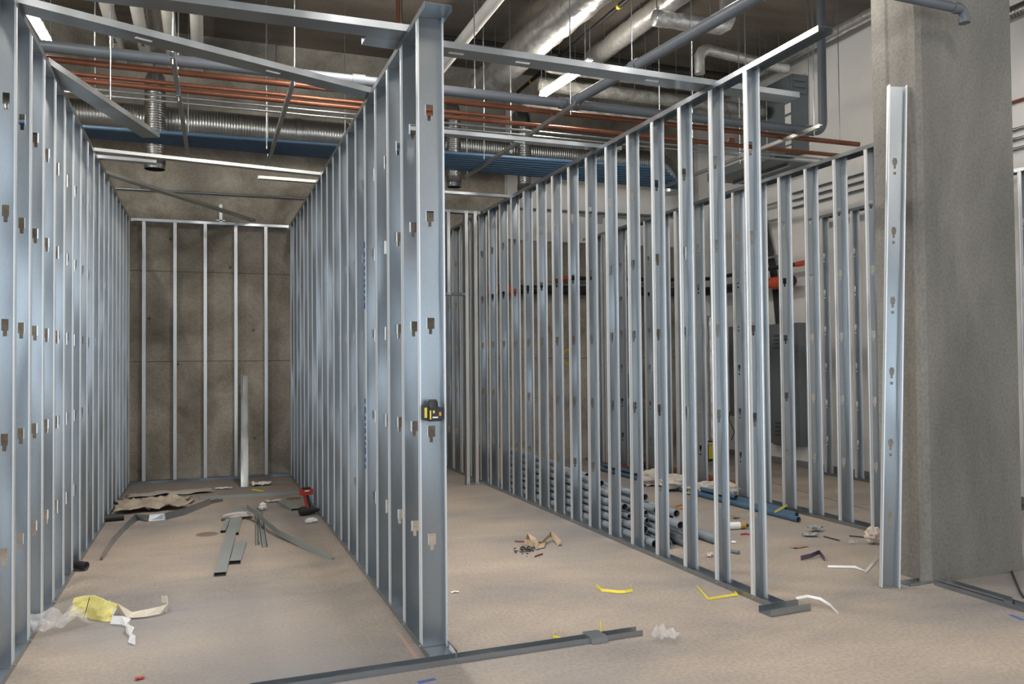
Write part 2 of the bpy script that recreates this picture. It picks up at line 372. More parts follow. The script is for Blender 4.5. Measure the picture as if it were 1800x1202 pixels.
# door frame across the middle bay
td = thing('door_frame_framing', 'steel framing of a door opening across the back of the middle bay', 'stud wall', (1.262, 10.08, 0))
jamb = c_stud(.092, H-.006, None)
for x in (3.29-1.262, 3.17-1.262):
    o = link('jamb_stud', jamb, td); o.location = (x, .005, .003); o.rotation_euler = (0, 0, math.radians(90))
o = link('header', u_track(.092, 1.88), td); o.rotation_euler = (0, 0, math.radians(-90)); o.location = (0, .1, 2.43)
o = link('top_track', u_track(.092, 2.08, steel=STEELB, up=False), td); o.rotation_euler = (0, 0, math.radians(-90)); o.location = (0, .1, H)
o = link('bottom_track', u_track(.092, .24), td); o.rotation_euler = (0, 0, math.radians(-90)); o.location = (1.86, .1, 0)
crip = c_stud(.092, 1.09, None)
for x in (.45, .86, 1.27, 1.67):
    o = link('cripple_stud', crip, td); o.location = (x, .005, 2.434); o.rotation_euler = (0, 0, math.radians(90))

# loose channel laid from a to b
def channel(label, a, b, w_, leg, up=True, steel=STEEL, name='steel_channel', cat='channel', slots=None, group=None, roll=0.):
    a, b = Vector(a), Vector(b); L_ = (b-a).length; s = MB(); sg = 1 if up else -1
    pr = [(-w_/2+.006, sg*leg), (-w_/2, sg*leg), (-w_/2, 0), (w_/2, 0), (w_/2, sg*leg), (w_/2-.006, sg*leg)]
    if slots:
        pl = [(-w_/2+.006, sg*leg), (-w_/2, sg*leg), (-w_/2, 0), (-.016, 0)]; prr = [(.016, 0), (w_/2, 0), (w_/2, sg*leg), (w_/2-.006, sg*leg)]
        s.prof(pl, T*sg, L_, steel); s.prof(prr, T*sg, L_, steel); y = 0
        for q in slots+[None]:
            e = L_ if q is None else q*L_-.05
            s.box((-.016, y, 0), (.016, e, T), steel)
            if q is not None: y = q*L_+.05
    else: s.prof(pr, T*sg, L_, steel)
    o = s.build(name); d = (b-a).normalized(); xa = d.cross(Vector((0, 0, 1))).normalized(); za = xa.cross(d)
    if roll: Rm = Matrix.Rotation(roll, 3, d); xa = Rm@xa; za = Rm@za
    Mx = Matrix((xa, d, za)).transposed().to_4x4(); Mx.translation = a; o.matrix_world = Mx
    return tag(o, label, cat, group)
Z = H+.002
channel('long slotted stud laid across the tops of the middle and right stud walls', (.9, 4.93, Z), (4.16, 5.03, Z), .15, .041, slots=[.18, .32, .62], steel=STEELB, name='steel_stud')
channel('long stud laid across the top of the left bay, overlapping the slotted stud', (-1.25, 4.80, Z), (1.2, 4.78, Z), .15, .041, name='steel_stud')
channel('long stud crossing the left bay diagonally from the nearest top track to the middle wall', (-1.12, 5.02, Z), (1.22, 6.0, Z), .15, .041, slots=[.33, .66], name='steel_stud')
channel('short stud hanging out over the left bay from the left wall top', (-1.02, 6.0, Z), (-.44, 7.66, Z), .15, .041, steel=STEELB, name='steel_stud')
channel('thin track laid across the left bay beyond the round duct outlet', (-1.05, 8.32, Z), (1.2, 8.70, Z), .09, .03, steel=STRUT)
channel('bright short track end resting on the left wall top under the duct outlet', (-1.06, 8.60, Z), (-.45, 8.66, Z), .09, .03, steel=STEELB)
channel('diagonal track laid over the far end of the left bay', (-1.02, 9.2, Z), (.62, 11.96, Z+.03), .09, .03, steel=STRUT)
channel('short track stub resting on the middle wall top at the far end', (.52, 9.03, Z), (1.23, 9.06, Z), .07, .03, steel=STRUT)
channel('slotted track laid across the middle bay over the right stud wall', (1.12, 6.77, Z), (3.62, 6.79, Z), .1, .035, slots=[.25, .6], steel=STEELB)
channel('bright track laid across the back of the middle bay', (1.12, 9.15, Z), (3.55, 9.17, Z), .07, .03, steel=STEELB)
# leaning stud against the column
s = MB(); kb = Vector((4.417, 4.447, 0.002)); kt = Vector((4.66, 4.53, 3.545))
o = link('leaning_stud', c_stud(.128, 3.54, 'key', steel=STEEL, hz=[]), None)
d = (kt-kb).normalized(); xa = Vector((.92, -.39, 0)); xa = (xa-d*xa.dot(d)).normalized(); ya = d.cross(xa)
Mx = Matrix((xa, ya, d)).transposed().to_4x4(); Mx.translation = kb-xa*.064-ya*.04; o.matrix_world = Mx
tag(o, 'single bright steel stud with keyhole punches leaning upright against the concrete column', 'stud')

# ------------------------------------------------------------ overhead services
RZ = 4.2   # level of the pipe rack
def trapeze(label, x0, x1, ya, yb, rods):
    t = thing('trapeze_hanger', label, 'pipe hanger', (x0, ya, RZ-.05), 'pipe hangers')
    s = MB(); L_ = math.hypot(x1-x0, yb-ya)
    s.prof([(-.012, .04), (-.02, .04), (-.02, 0), (.02, 0), (.02, .04), (.012, .04)], .002, L_, STRUT)
    o = s.build('strut', t); o.rotation_euler = (0, 0, -math.atan2(x1-x0, yb-ya))
    for q in rods:
        x = (x1-x0)*q; y = (yb-ya)*q
        MB().tube([(x, y, -.13 if q > .5 else -.06), (x, y, ZC-RZ+.05)], .006, STEELB, 8).build('rod', t)
        MB().box((x-.018, y-.018, -.012), (x+.018, y+.018, -.003), STEELB).build('nut_plate', t)
    return t
trapeze('perforated strut hanger over the left bay, nearer the left wall', -.26, -.20, 7.25, 11.1, (.03, .3, .97))
trapeze('strut hanger over the left bay, nearer the middle wall', .755, .755, 7.5, 11.1, (.025, .97))
trapeze('strut hanger over the middle bay beside the pipe tee', 3.50, 3.42, 7.45, 11.05, (.04, .5, .96))
trapeze('strut hanger over the bay in front of the grey cabinet', 6.42, 6.42, 7.3, 11.0, (.03, .4, .97))
def run(name, label, cat, pts, r, m, n=14, group=None, coup=(), cm=None, rods=()):
    t = thing(name, label, cat, pts[0], group); o0 = Vector(pts[0])
    MB().tube([Vector(p)-o0 for p in pts], r, m, n).build('pipe', t)
    for a, b in coup: MB().tube([Vector(a)-o0, Vector(b)-o0], r*1.22, cm or m, n).build('coupling', t)
    for p in rods:
        p = Vector(p)-o0; MB().tube([p, (p.x, p.y, ZC-o0.z-.001)], .005, STEELB, 8).tube([p+Vector((0, r*1.12*math.cos(a), -r*1.12+r*1.12*math.sin(a))) for a in [2*math.pi*i/12 for i in range(13)]], .004, STEELB, 6).build('hanger_rod', t)
    return t
g = RZ+.055
run('grey_drain_pipe', 'grey plastic drain pipe across the rack, turning up at its right end to the ceiling', 'pipe',
    [(-3.1, 7.75, g), (6.72, 7.75, g)]+arc((6.72, 7.75, g+.12), (0, 0, -1), (1, 0, 0), .12)[1:]+[(6.84, 7.75, ZC-.002)], .05, PVCG, coup=[((3.44, 7.75, g), (3.66, 7.75, g)), ((1.3, 7.75, g), (1.42, 7.75, g)), ((6.60, 7.75, g), (6.70, 7.75, g))])
run('grey_branch_pipe', 'grey plastic branch pipe running towards the viewer from the tee', 'pipe', [(3.56, 7.69, g), (3.82, 4.93, g), (4.04, 2.2, g)], .05, PVCG,
    coup=[((3.575, 7.55, g), (3.563, 7.67, g)), ((3.66, 6.6, g), (3.67, 6.5, g))], rods=[(3.66, 6.6, g+.055), (3.83, 4.9, g+.055)])
for lab, y, r, x1 in (('thicker front', 7.99, .03, 7.6), ('second', 8.30, .02, 3.1), ('rear', 8.50, .026, 7.75)):
    run('copper_pipe', lab+' copper pipe lying across the overhead rack', 'pipe', [(-3.1, y, RZ+r+.002), (x1, y, RZ+r+.002)], r, COPPER, group='copper pipes on the rack', coup=[((2.1, y, RZ+r+.002), (2.2, y, RZ+r+.002)), ((5.9, y, RZ+r+.002), (5.98, y, RZ+r+.002))])
for lab, y in (('first', 8.68), ('second', 8.86)):
    run('steel_conduit', lab+' thin steel conduit behind the copper pipes on the rack', 'conduit', [(-3.1, y, RZ+.014), (7.9, y, RZ+.014)], .012, STEELB, 10, coup=[((.2, y, RZ+.014), (.25, y, RZ+.014))])
for i in range(8):
    sp = lambda x_: 10.38+(i-3.5)*(.056 if x_ < -1.2 else .056+.0122*(x_+1.2)); xe = 5.95+.135*i
    o = MB().tube([(x_, sp(x_), RZ+.034) for x_ in (-3.1, -1.2, 1, 3, 5, xe)], .026, BLUE, 12).tube([(.05+.02*i, sp(.1), RZ+.034), (.15+.02*i, sp(.15), RZ+.034)], .029, BLUE, 12).build('blue_pipe')
    tag(o, 'blue plastic pipe in the flat overhead bundle, %s' % ['nearest the camera', 'second from the near side', 'third from the near side', 'fourth from the near side', 'fourth from the far side', 'third from the far side', 'second from the far side', 'farthest, against the round ducts'][i], 'pipe', 'blue pipes on the overhead rack')
# spiral ducts
def spiral(pts_len, r, m=SPIRAL, n=24, step=.035, amp=.005): 
    a, b = Vector(pts_len[0]), Vector(pts_len[1]); L_ = (b-a).length; k = int(L_/step)
    P = []; Rr = []
    for i in range(k+1):
        for q, e in ((0, 0), (.72, 0), (.86, amp)):
            t = (i+q)/k
            if t <= 1: P.append(a+(b-a)*t); Rr.append(r+e)
    return MB().tube(P, Rr, m, n)
t = thing('spiral_duct', 'long round spiral duct along the back wall with drop outlets', 'duct', (0, 11.5, 4.72))
z = 0
spiral([(-3.1, 0, z), (6.75, 0, z)], .20).build('main_run', t)
for x in (1.15, 5.3): MB().tube([(x, 0, z), (x+.07, 0, z)], .215, SPIRAL, 24).build('joint_band', t)
def drop(x, zt, zb, r=.12):
    y = -.36
    spiral([(x, y, zt-4.72), (x, y, zb-4.72)], r, step=.03).build('drop', t)
    el = MB().tube([(x, -.12, z+.1)]+arc((x, y+.2, zt-4.72), (0, 0, 1), (0, -1, 0), .2, 5)[0:], [r]*7, SPIRAL, 20); el.build('elbow', t)
    MB().tube([(x, y, zb-4.72+.09), (x, y, zb-4.72)], r*1.06, mat('duct_tape_grey', (.12, .10, .10), .6), 20, False).build('tape', t)
    MB().pipe((x, y, zb-4.72), (x, y, zb-4.72-.055), r*1.03, .004, STEELB, RUBBER, 20).build('collar', t)
pL = at(272, 290, 'Y', 11.14); drop(pL.x, 5.0, pL.z); pM = at(798, 322, 'Y', 11.14); drop(pM.x, 5.05, pM.z, .10); pR = at(922, 330, 'Y', 11.14); drop(pR.x, 5.05, pR.z-.05, .10)
MB().tube([(6.74, 0, 0)]+[(6.74+.32*math.sin(a), 0, -.32+.32*math.cos(a)) for a in [math.pi/2*i/6 for i in range(1, 7)]]+[(7.06, 0, -.45)], .19, SPIRAL, 22).build('end_elbow', t)
for x in (-.6, .9, 2.9, 5.2): MB().tube([(x, 0, .2), (x, 0, ZC-4.72)], .006, STEELB, 8).build('hanger_rod', t)
# foil wrapped ducts towards the viewer
def foil(label, a, b, r, name='foil_duct', m=FOIL, qs=(.15, .4, .65, .9)):
    a, b = Vector(a), Vector(b); k = 46; P = [a+(b-a)*i/k-a for i in range(k+1)]
    t = thing(name, label, 'duct', a)
    s = MB(); n = 26; d = (b-a).normalized(); u = d.orthogonal().normalized(); w_ = d.cross(u); vs = []
    for i, p in enumerate(P):
        for q in range(n):
            an = 2*math.pi*q/n; di = u*math.cos(an)+w_*math.sin(an)
            rr = r*(1+.07*mnoise.noise((p+a+di*r)*6)+.05*mnoise.noise((p+a+di*r)*17)-(.08 if i % 8 == 0 else 0)); vs.append(p+di*rr)
    s.add(vs, [(i*n+q, i*n+(q+1) % n, (i+1)*n+(q+1) % n, (i+1)*n+q) for i in range(k) for q in range(n)]+[tuple(range(n)), tuple(k*n+q for q in range(n))], m, True)
    s.build('wrap', t)
    for q in qs:
        p = (b-a)*q; MB().tube([p+Vector((0, 0, r)), (p.x, p.y, ZC-a.z)], .006, STEELB, 8).build('hanger_rod', t)
    return t
foil('large foil-wrapped round duct running back under the ceiling', (3.90, 6.2, 5.5), (3.70, 11.0, 5.5), .21)
foil('slimmer foil-wrapped duct right of the large one', (5.05, 6.4, 5.72), (4.98, 10.1, 5.72), .13)
MBt = foil('dull foil-wrapped pipe crossing behind the lamp, upper', (4.1, 9.62, 5.36), (7.72, 9.66, 5.36), .085, 'wrapped_pipe', WRAP)
foil('dull foil-wrapped pipe crossing behind the lamp, middle', (4.1, 9.92, 5.22), (7.72, 9.96, 5.22), .085, 'wrapped_pipe', WRAP)
foil('dull foil-wrapped pipe crossing behind the lamp, lowest', (4.0, 10.25, 5.05), (7.72, 10.28, 5.05), .09, 'wrapped_pipe', WRAP)
foil('foil-wrapped pipe stub with bent right end near the top of the picture', (4.72, 8.0, 5.42), (5.52, 7.95, 5.42), .09, 'wrapped_pipe', FOIL, (.05, .9))
stub = [o for o in bpy.data.objects if o.get('label', '').startswith('foil-wrapped pipe stub')][0]
MB().tube([(.75, -.045, 0)]+arc((.80, -.05, .15), (0, 0, -1), (1, 0, 0), .15, 6)+[(.95, -.05, ZC-5.42-.001)], [.09, .092, .10, .093, .103, .094, .10, .09, .09], FOIL, 18).build('elbow', stub)
foil('foil-wrapped pipe running along the top of the white wall', (7.86, 6.6, 5.92), (7.86, 11.8, 5.92), .07, 'wrapped_pipe', FOIL)
foil('foil-wrapped pipe looping left of the grey wall cabinet', (6.35, 9.35, 5.75), (7.6, 9.3, 5.62), .07, 'wrapped_pipe', FOIL)
loop = [o for o in bpy.data.objects if o.get('label', '').startswith('foil-wrapped pipe looping')][0]
MB().tube([(.05, 0, 0)]+arc((0, 0, -.14), (0, 0, 1), (-1, 0, 0), .14, 6)+[(-.14, 0, -.34)], [.07, .072, .08, .073, .08, .072, .078, .07, .07], FOIL, 16).build('elbow', loop)
foil('crinkled foil duct in the dark corner above the left bay', (-.58, 11.6, 5.95), (-.58, 9.9, 5.95), .12, 'foil_duct', FOIL)
# white pipes
for i, (x, ya, yb, lab) in enumerate(((-1.06, 9.2, YB-.002, 'leftmost white pipe of the four entering the back wall'), (-.74, 9.2, YB-.002, 'second white pipe from the left under the ceiling'), (-.41, 9.2, YB-.002, 'third white pipe from the left under the ceiling'), (-.10, 9.2, YB-.002, 'fourth white pipe, with the printed arrow facing down'))):
    tp = run('white_pipe', lab, 'pipe', [(x, ya, 5.68), (x, yb, 5.68)], .075, PVCW, 18, group='white pipes over the left bay', rods=[(x, 11.2, 5.755)])
    MB().box((-.01, 1.9, -.077), (.01, 2.05, -.0755), BLACKP).box((-.025, 2.04, -.077), (.025, 2.06, -.0755), BLACKP).build('flow_arrow', tp)
run('white_pipe', 'white pipe slanting across above the middle bay', 'pipe', [(2.8, 6.6, 5.3), (2.79, 11.9, 5.3)], .07, PVCW, 18, rods=[(2.8, 8.5, 5.37)])
run('white_pipe', 'white pipe bend at the top left corner, crossing over the four pipes', 'pipe', [(-2.4, 9.35, 5.82), (-1.25, 9.3, 5.82), (-.95, 9.1, 5.9), (-.35, 9.0, 5.95), (-.1, 8.85, 6.05)], .07, PVCW, 16)
run('black_pipe', 'thin black pipe with yellow tape bands running back beside the lamp', 'pipe', [(4.53, 6.2, 5.7), (4.482, 11.66, 5.7)], .028, BLACKP, 12,
    coup=[((4.513, 8.4, 5.7), (4.513, 8.45, 5.7)), ((4.49, 11.1, 5.7), (4.49, 11.15, 5.7))], cm=YELLOW, rods=[(4.505, 9.4, 5.73)])
run('black_pipe', 'black sprinkler pipe crossing close under the ceiling slab', 'pipe', [(2.4, 10.65, 5.98), (7.7, 10.65, 5.98)], .03, BLACKP, 12, rods=[(4.6, 10.65, 6.01), (6.2, 10.65, 6.01)])
run('copper_riser', 'upright copper pipe rising to the ceiling behind the middle wall top', 'pipe', [at(702, 30, 'Y', 9.3)*1.0, Vector((at(702, 30, 'Y', 9.3).x, 9.3, ZC-.002))] if False else [(at(702, 60, 'Y', 9.0).x, 9.0, 4.3), (at(702, 60, 'Y', 9.0).x, 9.0, ZC-.002)], .035, COPPER, 14)
run('grey_pipe_stub', 'grey plastic pipe end with a drooping elbow in front of the column top', 'pipe', [(3.7, 4.2, 4.02), (4.90, 4.2, 4.0)]+arc((4.90, 4.2, 3.95), (0, 0, 1), (1, 0, 0), .05)[1:]+[(4.95, 4.2, 3.91)], .032, PVCG, 14, coup=[((4.84, 4.2, 4.0), (4.89, 4.2, 4.0)), ((4.95, 4.2, 3.94), (4.95, 4.2, 3.905))])
t2 = thing('spiral_duct', 'open end of a small spiral duct right of the column', 'duct', (7.55, 6.02, 5.0))
spiral([(0, 0, 0), (0, -1.6, 0)], .075, n=20).build('duct_run', t2)
# more long ceiling rods
RODS = [(-.98, 8.6, 4.2), (-.92, 9.6, 4.9), (-.75, 7.6, 3.7), (.62, 9.2, 3.9), (1.9, 8.3, 4.4), (2.6, 8.0, 4.3), (4.9, 8.2, 3.6), (5.2, 7.0, 4.6), (4.3, 6.6, 4.0), (5.6, 8.6, 4.3), (7.2, 8.4, 4.3), (7.5, 8.2, 4.3), (3.0, 8.9, 3.9), (1.62, 10.2, 3.7)]
def screen_x(p):
    d = Vector(p)-Vector((0, 0, CH)); return d.dot(Rv)/d.dot(Fv)
ORD = ['first', 'second', 'third', 'fourth', 'fifth', 'sixth', 'seventh', 'eighth', 'ninth', 'tenth', 'eleventh', 'twelfth', 'thirteenth', 'last']
for i, (x, y, zb) in enumerate(sorted(RODS, key=screen_x)):
    o = MB().tube([(x, y, zb), (x, y, ZC-.001)], .0055, STEELB, 8).build('threaded_rod'); tag(o, 'thin threaded rod hanging free from the ceiling, %s of them from the left' % ORD[i], 'rod', 'free hanging threaded rods')
# tube lights
def tube_light(label, a, b):
    a, b = Vector(a), Vector(b); t = thing('tube_light', label, 'lamp', a); d = b-a
    MB().tube([(0, 0, 0), d*.02, d*.98, d], [.028, .042, .042, .028], LAMP, 16).build('diffuser', t)
    u = d.normalized(); sd = u.cross(Vector((0, 0, 1))).normalized()
    s = MB(); s.ribbon([Vector((0, 0, .052)), d+Vector((0, 0, .052))], .06, .022, mat('lamp_housing', (.6, .6, .6), .5), side=sd); s.build('housing', t)
    for q in (.05, .95):
        p = d*q+Vector((0, 0, .06)); MB().tube([p+sd*.03, (p.x+sd.x*.03, p.y, ZC-a.z)], .003, STEELB, 6).tube([p-sd*.03, (p.x-sd.x*.03, p.y, ZC-a.z)], .003, STEELB, 6).build('suspension_wire', t)
A = at(952, 168, 'Z', 4.94); B = at(1038, 112, 'Z', 4.94); tube_light('lit tube lamp hanging above the right stud wall', A, B)
A = at(85, 76, 'Z', 4.94); B = A+(at(55, 25, 'Z', 4.94)-A).normalized()*1.24; tube_light('lit tube lamp above the left wall top, partly cut off', A, B)

# ------------------------------------------------------------ services on the right and back walls
XC = XW-.03
for z, lab in ((4.01, 'top'), (3.905, 'middle'), (3.80, 'bottom')):
    run('wall_conduit', lab+' of three parallel steel conduits clipped to the white wall', 'conduit', [(XC, 3.0, z), (XC, 9.85, z)], .018, STEEL, 10, group='conduits on the white wall', coup=[((XC, 8.8, z), (XC, 8.87, z)), ((XC, 6.3, z), (XC, 6.36, z))])
run('copper_wall_pipe', 'thin copper pipe on the white wall right of the column', 'pipe', [(XC, 3.0, 4.30), (XC, 7.0, 4.31)], .018, COPPER, 10)
run('black_sprinkler_main', 'thick black pipe with orange couplings along the back wall and round the corner', 'pipe',
    [(4.12, 11.98, 2.70), (7.6, 11.98, 2.72)]+[(7.6+.28*math.sin(a), 11.70+.28*math.cos(a), 2.72) for a in [math.pi/2*i/5 for i in range(1, 6)]]+[(7.9, 9.62, 2.70)], .075, BLACKP, 18,
    coup=[((4.06, 11.98, 2.70), (4.22, 11.98, 2.70)), ((4.36, 11.98, 2.70), (4.55, 11.98, 2.70)), ((7.9, 10.05, 2.70), (7.9, 9.80, 2.70))], cm=ORANGE)
run('black_sprinkler_branch', 'thinner black pipe with an orange tee above the thick black pipe', 'pipe',
    [(5.25, 11.99, 2.90), (7.5, 11.99, 2.93)]+[(7.5+.4*math.sin(a), 11.59+.4*math.cos(a), 2.93) for a in [math.pi/2*i/5 for i in range(1, 6)]]+[(7.92, 9.42, 2.93)], .032, BLACKP, 12,
    coup=[((5.2, 11.99, 2.90), (5.42, 11.99, 2.90)), ((7.92, 9.55, 2.93), (7.92, 9.40, 2.93))], cm=ORANGE)
for nme, lab, y0, y1, z0, z1, dp, lou in (('electrical_cabinet', 'grey electrical cabinet high on the white wall with white stickers', 9.52, 10.32, 4.56, 5.66, .28, 0), ('panel_board', 'tall grey electrical panel with louvres low on the white wall', 9.66, 10.33, .31, 2.10, .13, 1), ('panel_board', 'smaller plain grey electrical panel left of the louvred one', 10.78, 11.35, .66, 2.11, .13, 0)):
    t = thing(nme, lab, 'cabinet', (XW-.001, y0, z0)); W_ = y1-y0; Hh = z1-z0
    MB().box((-dp, 0, 0), (0, W_, Hh), GREYBOX).build('box', t)
    dr = MB().box((-dp-.012, .03, .03), (-dp-.001, W_-.03, Hh-.03), GREYBOX).build('door', t)
    if lou:
        for zz in (.12, .18, .24, .30, 1.42, 1.48, 1.54, 1.60):
            for yy in (.14, .36): MB().box((-dp-.02, yy, zz), (-dp-.0125, yy+.17, zz+.03), mat('louvre_grey', (.07, .08, .085), .5)).build('louvre', dr)
        for j in range(9): MB().box((-dp-.0, .05+j*.065, -.022), (-dp+.03, .085+j*.065, -.001), STEELB).build('knockout_tab', t)
    elif z0 > 4:
        for yy, zz, hh in ((.02, .55, .14), (.02, .36, .15), (.02, .10, .06), (.02, -.0+.02, .05)): MB().box((-dp-.015, yy, zz), (-dp-.0125, yy+.13, zz+hh), WHITE).build('sticker', dr)
        for j in range(3): MB().box((-dp+.02, -.03, Hh-.1-j*.09), (-.05, -.001, Hh-.05-j*.09), GREYBOX).build('hinge', t)
t = thing('wireway', 'grey steel wireway tray under the high cabinet', 'tray', (7.35, 9.4, 4.36))
MB().box((0, 0, 0), (.1, 1.5, .12), GREYBOX).build('side', t); MB().box((.101, 0, 0), (.78, 1.5, .02), GREYBOX).build('tray', t)
MB().box((.4, .1, -.04), (.44, 1.4, -.002), STEELB).build('strut', t)
for yy in (.1, 1.4): MB().tube([(.05, yy, .0), (.05, yy, ZC-4.36-.002)], .006, STEELB, 8).build('rod', t)
# black cables
for i in range(4):
    o_ = i*.035; pts = [(7.93, 10.62+o_, 4.31), (7.98, 10.6+o_, 4.1), (8.07, 10.42+o_*1.2, 3.7), (8.09, 10.28+o_*1.3, 3.2), (8.09, 10.18+o_*1.2, 2.7), (8.08, 10.12+o_, 2.101)]
    fine = []
    for a in range(len(pts)-1):
        for q in range(4): fine.append(Vector(pts[a]).lerp(Vector(pts[a+1]), q/4))
    fine.append(Vector(pts[-1]))
    tag(MB().tube(fine, .014, RUBBER, 8).build('black_cable'), 'black cable curving down into the louvred panel, %s from the camera side' % ['first', 'second', 'third', 'fourth'][i], 'cable', 'black cables on the white wall')
t = thing('cable_bracket', 'small steel strut brackets holding the black cables', 'bracket', (8.05, 10.1, 3.1))
for zz in (0, .55, .8): MB().box((-.03, -.1, zz), (-.018, .5, zz+.035), STRUT).box((-.018, -.1, zz), (.095, -.07, zz+.035), STRUT).box((-.018, .47, zz), (.095, .5, zz+.035), STRUT).build('bracket', t)
# foil riser and radio in the far corner
p0 = at(1250, 555, 'Y', 11.0); p1 = at(1252, 776, 'Y', 11.0); p0.x = p1.x = (p0.x+p1.x)/2
foil('crinkled silver foil duct standing upright in the far corner', (p0.x, 11.0, .30), (p0.x, 11.0, p0.z), .055)
q = fl(1250, 808); t = thing('jobsite_radio', 'yellow and black jobsite radio on the floor under the foil duct', 'radio', (q.x, 11.0, 0))
MB().box((-.17, -.1, .04), (.17, .1, .24), YELLOW).build('body', t); MB().box((-.2, -.12, 0), (-.171, .12, .28), RUBBER).build('bumper', t); MB().box((.171, -.12, 0), (.2, .12, .28), RUBBER).build('bumper', t)
MB().tube([(-.12, 0, .24), (-.12, 0, .295), (.12, 0, .295), (.12, 0, .24)], .014, RUBBER, 8).build('handle', t)
p = at(1289, 720, 'X', XW-.02); t = thing('wall_socket', 'small black outlet with dangling cord on the white wall', 'socket', (XW-.001, p.y, p.z))
MB().box((-.03, -.04, -.05), (0, .04, .05), RUBBER).build('box', t)
MB().tube([(-.03, 0, 0), (-.07, .03, -.03), (-.07, .06, -.15), (-.05, 0, -.28), (-.04, -.05, -.36), (-.04, .03, -.5)], .007, RUBBER, 8).build('cord', t)
# thin conduit on the back wall above the left bay
run('steel_conduit', 'thin steel conduit clipped to the back wall above the left bay', 'conduit', [(-3.1, YB-.03, 3.93), (1.9, YB-.03, 3.955)], .014, STEEL, 10, coup=[((.6, YB-.03, 3.95), (.66, YB-.03, 3.95))])
run('steel_conduit', 'thin steel conduit crossing the white band of the back wall', 'conduit', [(4.5, YB-.09, 3.98), (7.8, YB-.09, 4.0)], .02, STEEL, 10)
t = thing('strut_bracket', 'perforated strut bracket upright above the back frame', 'bracket', at(388, 376, 'Y', 12.0)); MB().box((-.02, -.02, -.12), (.02, .02, .13), STRUT).build('strut', t); MB().box((-.06, -.02, -.10), (.06, .015, -.085), STEELB).build('plate', t)
t = thing('conduit_rack', 'strut with short wall conduits seen between the right studs', 'strut', at(1020, 379, 'Y', YB-.102))
MB().box((0, 0, 0), (1.35, .04, .04), STEELB).build('strut', t); MB().box((.28, -.0, -.1), (.4, .05, -.001), STRUT).build('clamp', t)

# ------------------------------------------------------------ pipe stack behind the right wall
def gpipe(px, py, Y, r, back, label, mt=PVCP, z=None, x=None, drift=0.):
    p = at(px, py, 'Y', Y); X = p.x if x is None else x; Z_ = p.z if z is None else z
    o = MB().pipe((X, Y, Z_), (X+drift, back, Z_), r, r*.16, mt, PVCIN).build('grey_pipe'); return tag(o, label, 'pipe', 'grey plastic pipes stacked behind the right stud wall')
stack = [  # x, z, radius, front y
    (3.52, .042, .041, 6.05), (3.62, .042, .041, 6.02), (3.72, .025, .024, 6.20), (3.80, .042, .041, 5.98), (3.90, .042, .041, 6.1), (3.99, .025, .024, 6.3),
    (3.53, .125, .038, 6.25), (3.605, .11, .02, 6.1), (3.665, .130, .038, 6.12), (3.755, .115, .038, 6.45), (3.85, .125, .038, 6.5),
    (3.52, .196, .022, 6.5), (3.585, .190, .024, 6.3), (3.655, .205, .028, 6.12), (3.735, .192, .036, 6.0), (3.82, .205, .028, 6.3),
    (3.53, .262, .033, 6.6), (3.605, .25, .022, 6.35), (3.68, .272, .034, 6.3), (3.77, .268, .034, 6.12),
    (3.54, .335, .033, 6.75), (3.62, .330, .033, 6.9), (3.71, .345, .034, 6.55),
    (3.55, .405, .030, 7.1), (3.64, .405, .034, 7.6), (3.56, .468, .026, 8.2)]
places = ['bottom row', 'second row', 'third row', 'fourth row', 'fifth row', 'top of the stack']
for i, (x, z, r, y) in enumerate(stack):
    row = sum(i >= q for q in (6, 11, 16, 20, 23)); k_ = i-(0, 6, 11, 16, 20, 23)[row]; siz = 'thin' if r < .026 else 'medium' if r < .036 else 'thick'
    gpipe(0, 0, y, r, 9.9+random.uniform(-.35, .2), '%s grey pipe, %s from the studs, in the %s of the stack' % (siz, ['first', 'second', 'third', 'fourth', 'fifth', 'sixth'][k_], ['bottom row', 'second row', 'third row', 'fourth row', 'fifth row', 'top row'][row]), x=x, z=z)
sq = gpipe(1205, 942, 5.98, .041, 8.6, 'thick grey plastic pipe lying loose at the right foot of the stack', x=4.09, z=.042, drift=-.0)

# floor pipes by the third wall
blue = [((1403, 915), .028), ((1412, 910), .03), ((1421, 906), .028), ((1345, 882), .026), ((1300, 872), .026), ((1330, 873), .026)]
for i, (lab, ex, ey, x_b) in enumerate((('nearest', 5.36, 6.50, 5.30), ('second', 5.43, 6.62, 5.37), ('third', 5.50, 6.70, 5.44), ('fourth', 5.57, 6.95, 5.51))):
    o = MB().pipe((ex, ey, .029), (x_b, 10.6, .029), .028, .004, BLUEF, PVCIN, 16).build('blue_floor_pipe'); tag(o, lab+' blue plastic pipe on the floor, counted from the open floor towards the stud wall', 'pipe', 'blue pipes on the floor')
o = MB().pipe((5.40, 7.55, .081), (5.34, 10.7, .081), .026, .004, BLUEF, PVCIN, 16).build('blue_floor_pipe'); tag(o, 'blue plastic pipe lying on top of the others on the floor', 'pipe', 'blue pipes on the floor')
P = [Vector((6.02, 8.1+i*.02, .055)) for i in range(150)]
o = MB().tube(P, [.052 if i % 2 else .046 for i in range(150)], mat('orange_brown_pipe', (.30, .09, .04), .6, var=.3, vscale=8), 14).build('corrugated_pipe'); tag(o, 'orange brown corrugated pipe on the floor behind the stud wall', 'pipe')
t = thing('copper_offcuts', 'bundle of copper pipes on the floor at the far end', 'pipes', (6.1, 9.2, 0))
for i in range(4): MB().tube([(-.35-.07*i, 0, .022), (-.35-.07*i, 2.0, .022)], .02, COPPER, 10).build('pipe', t)

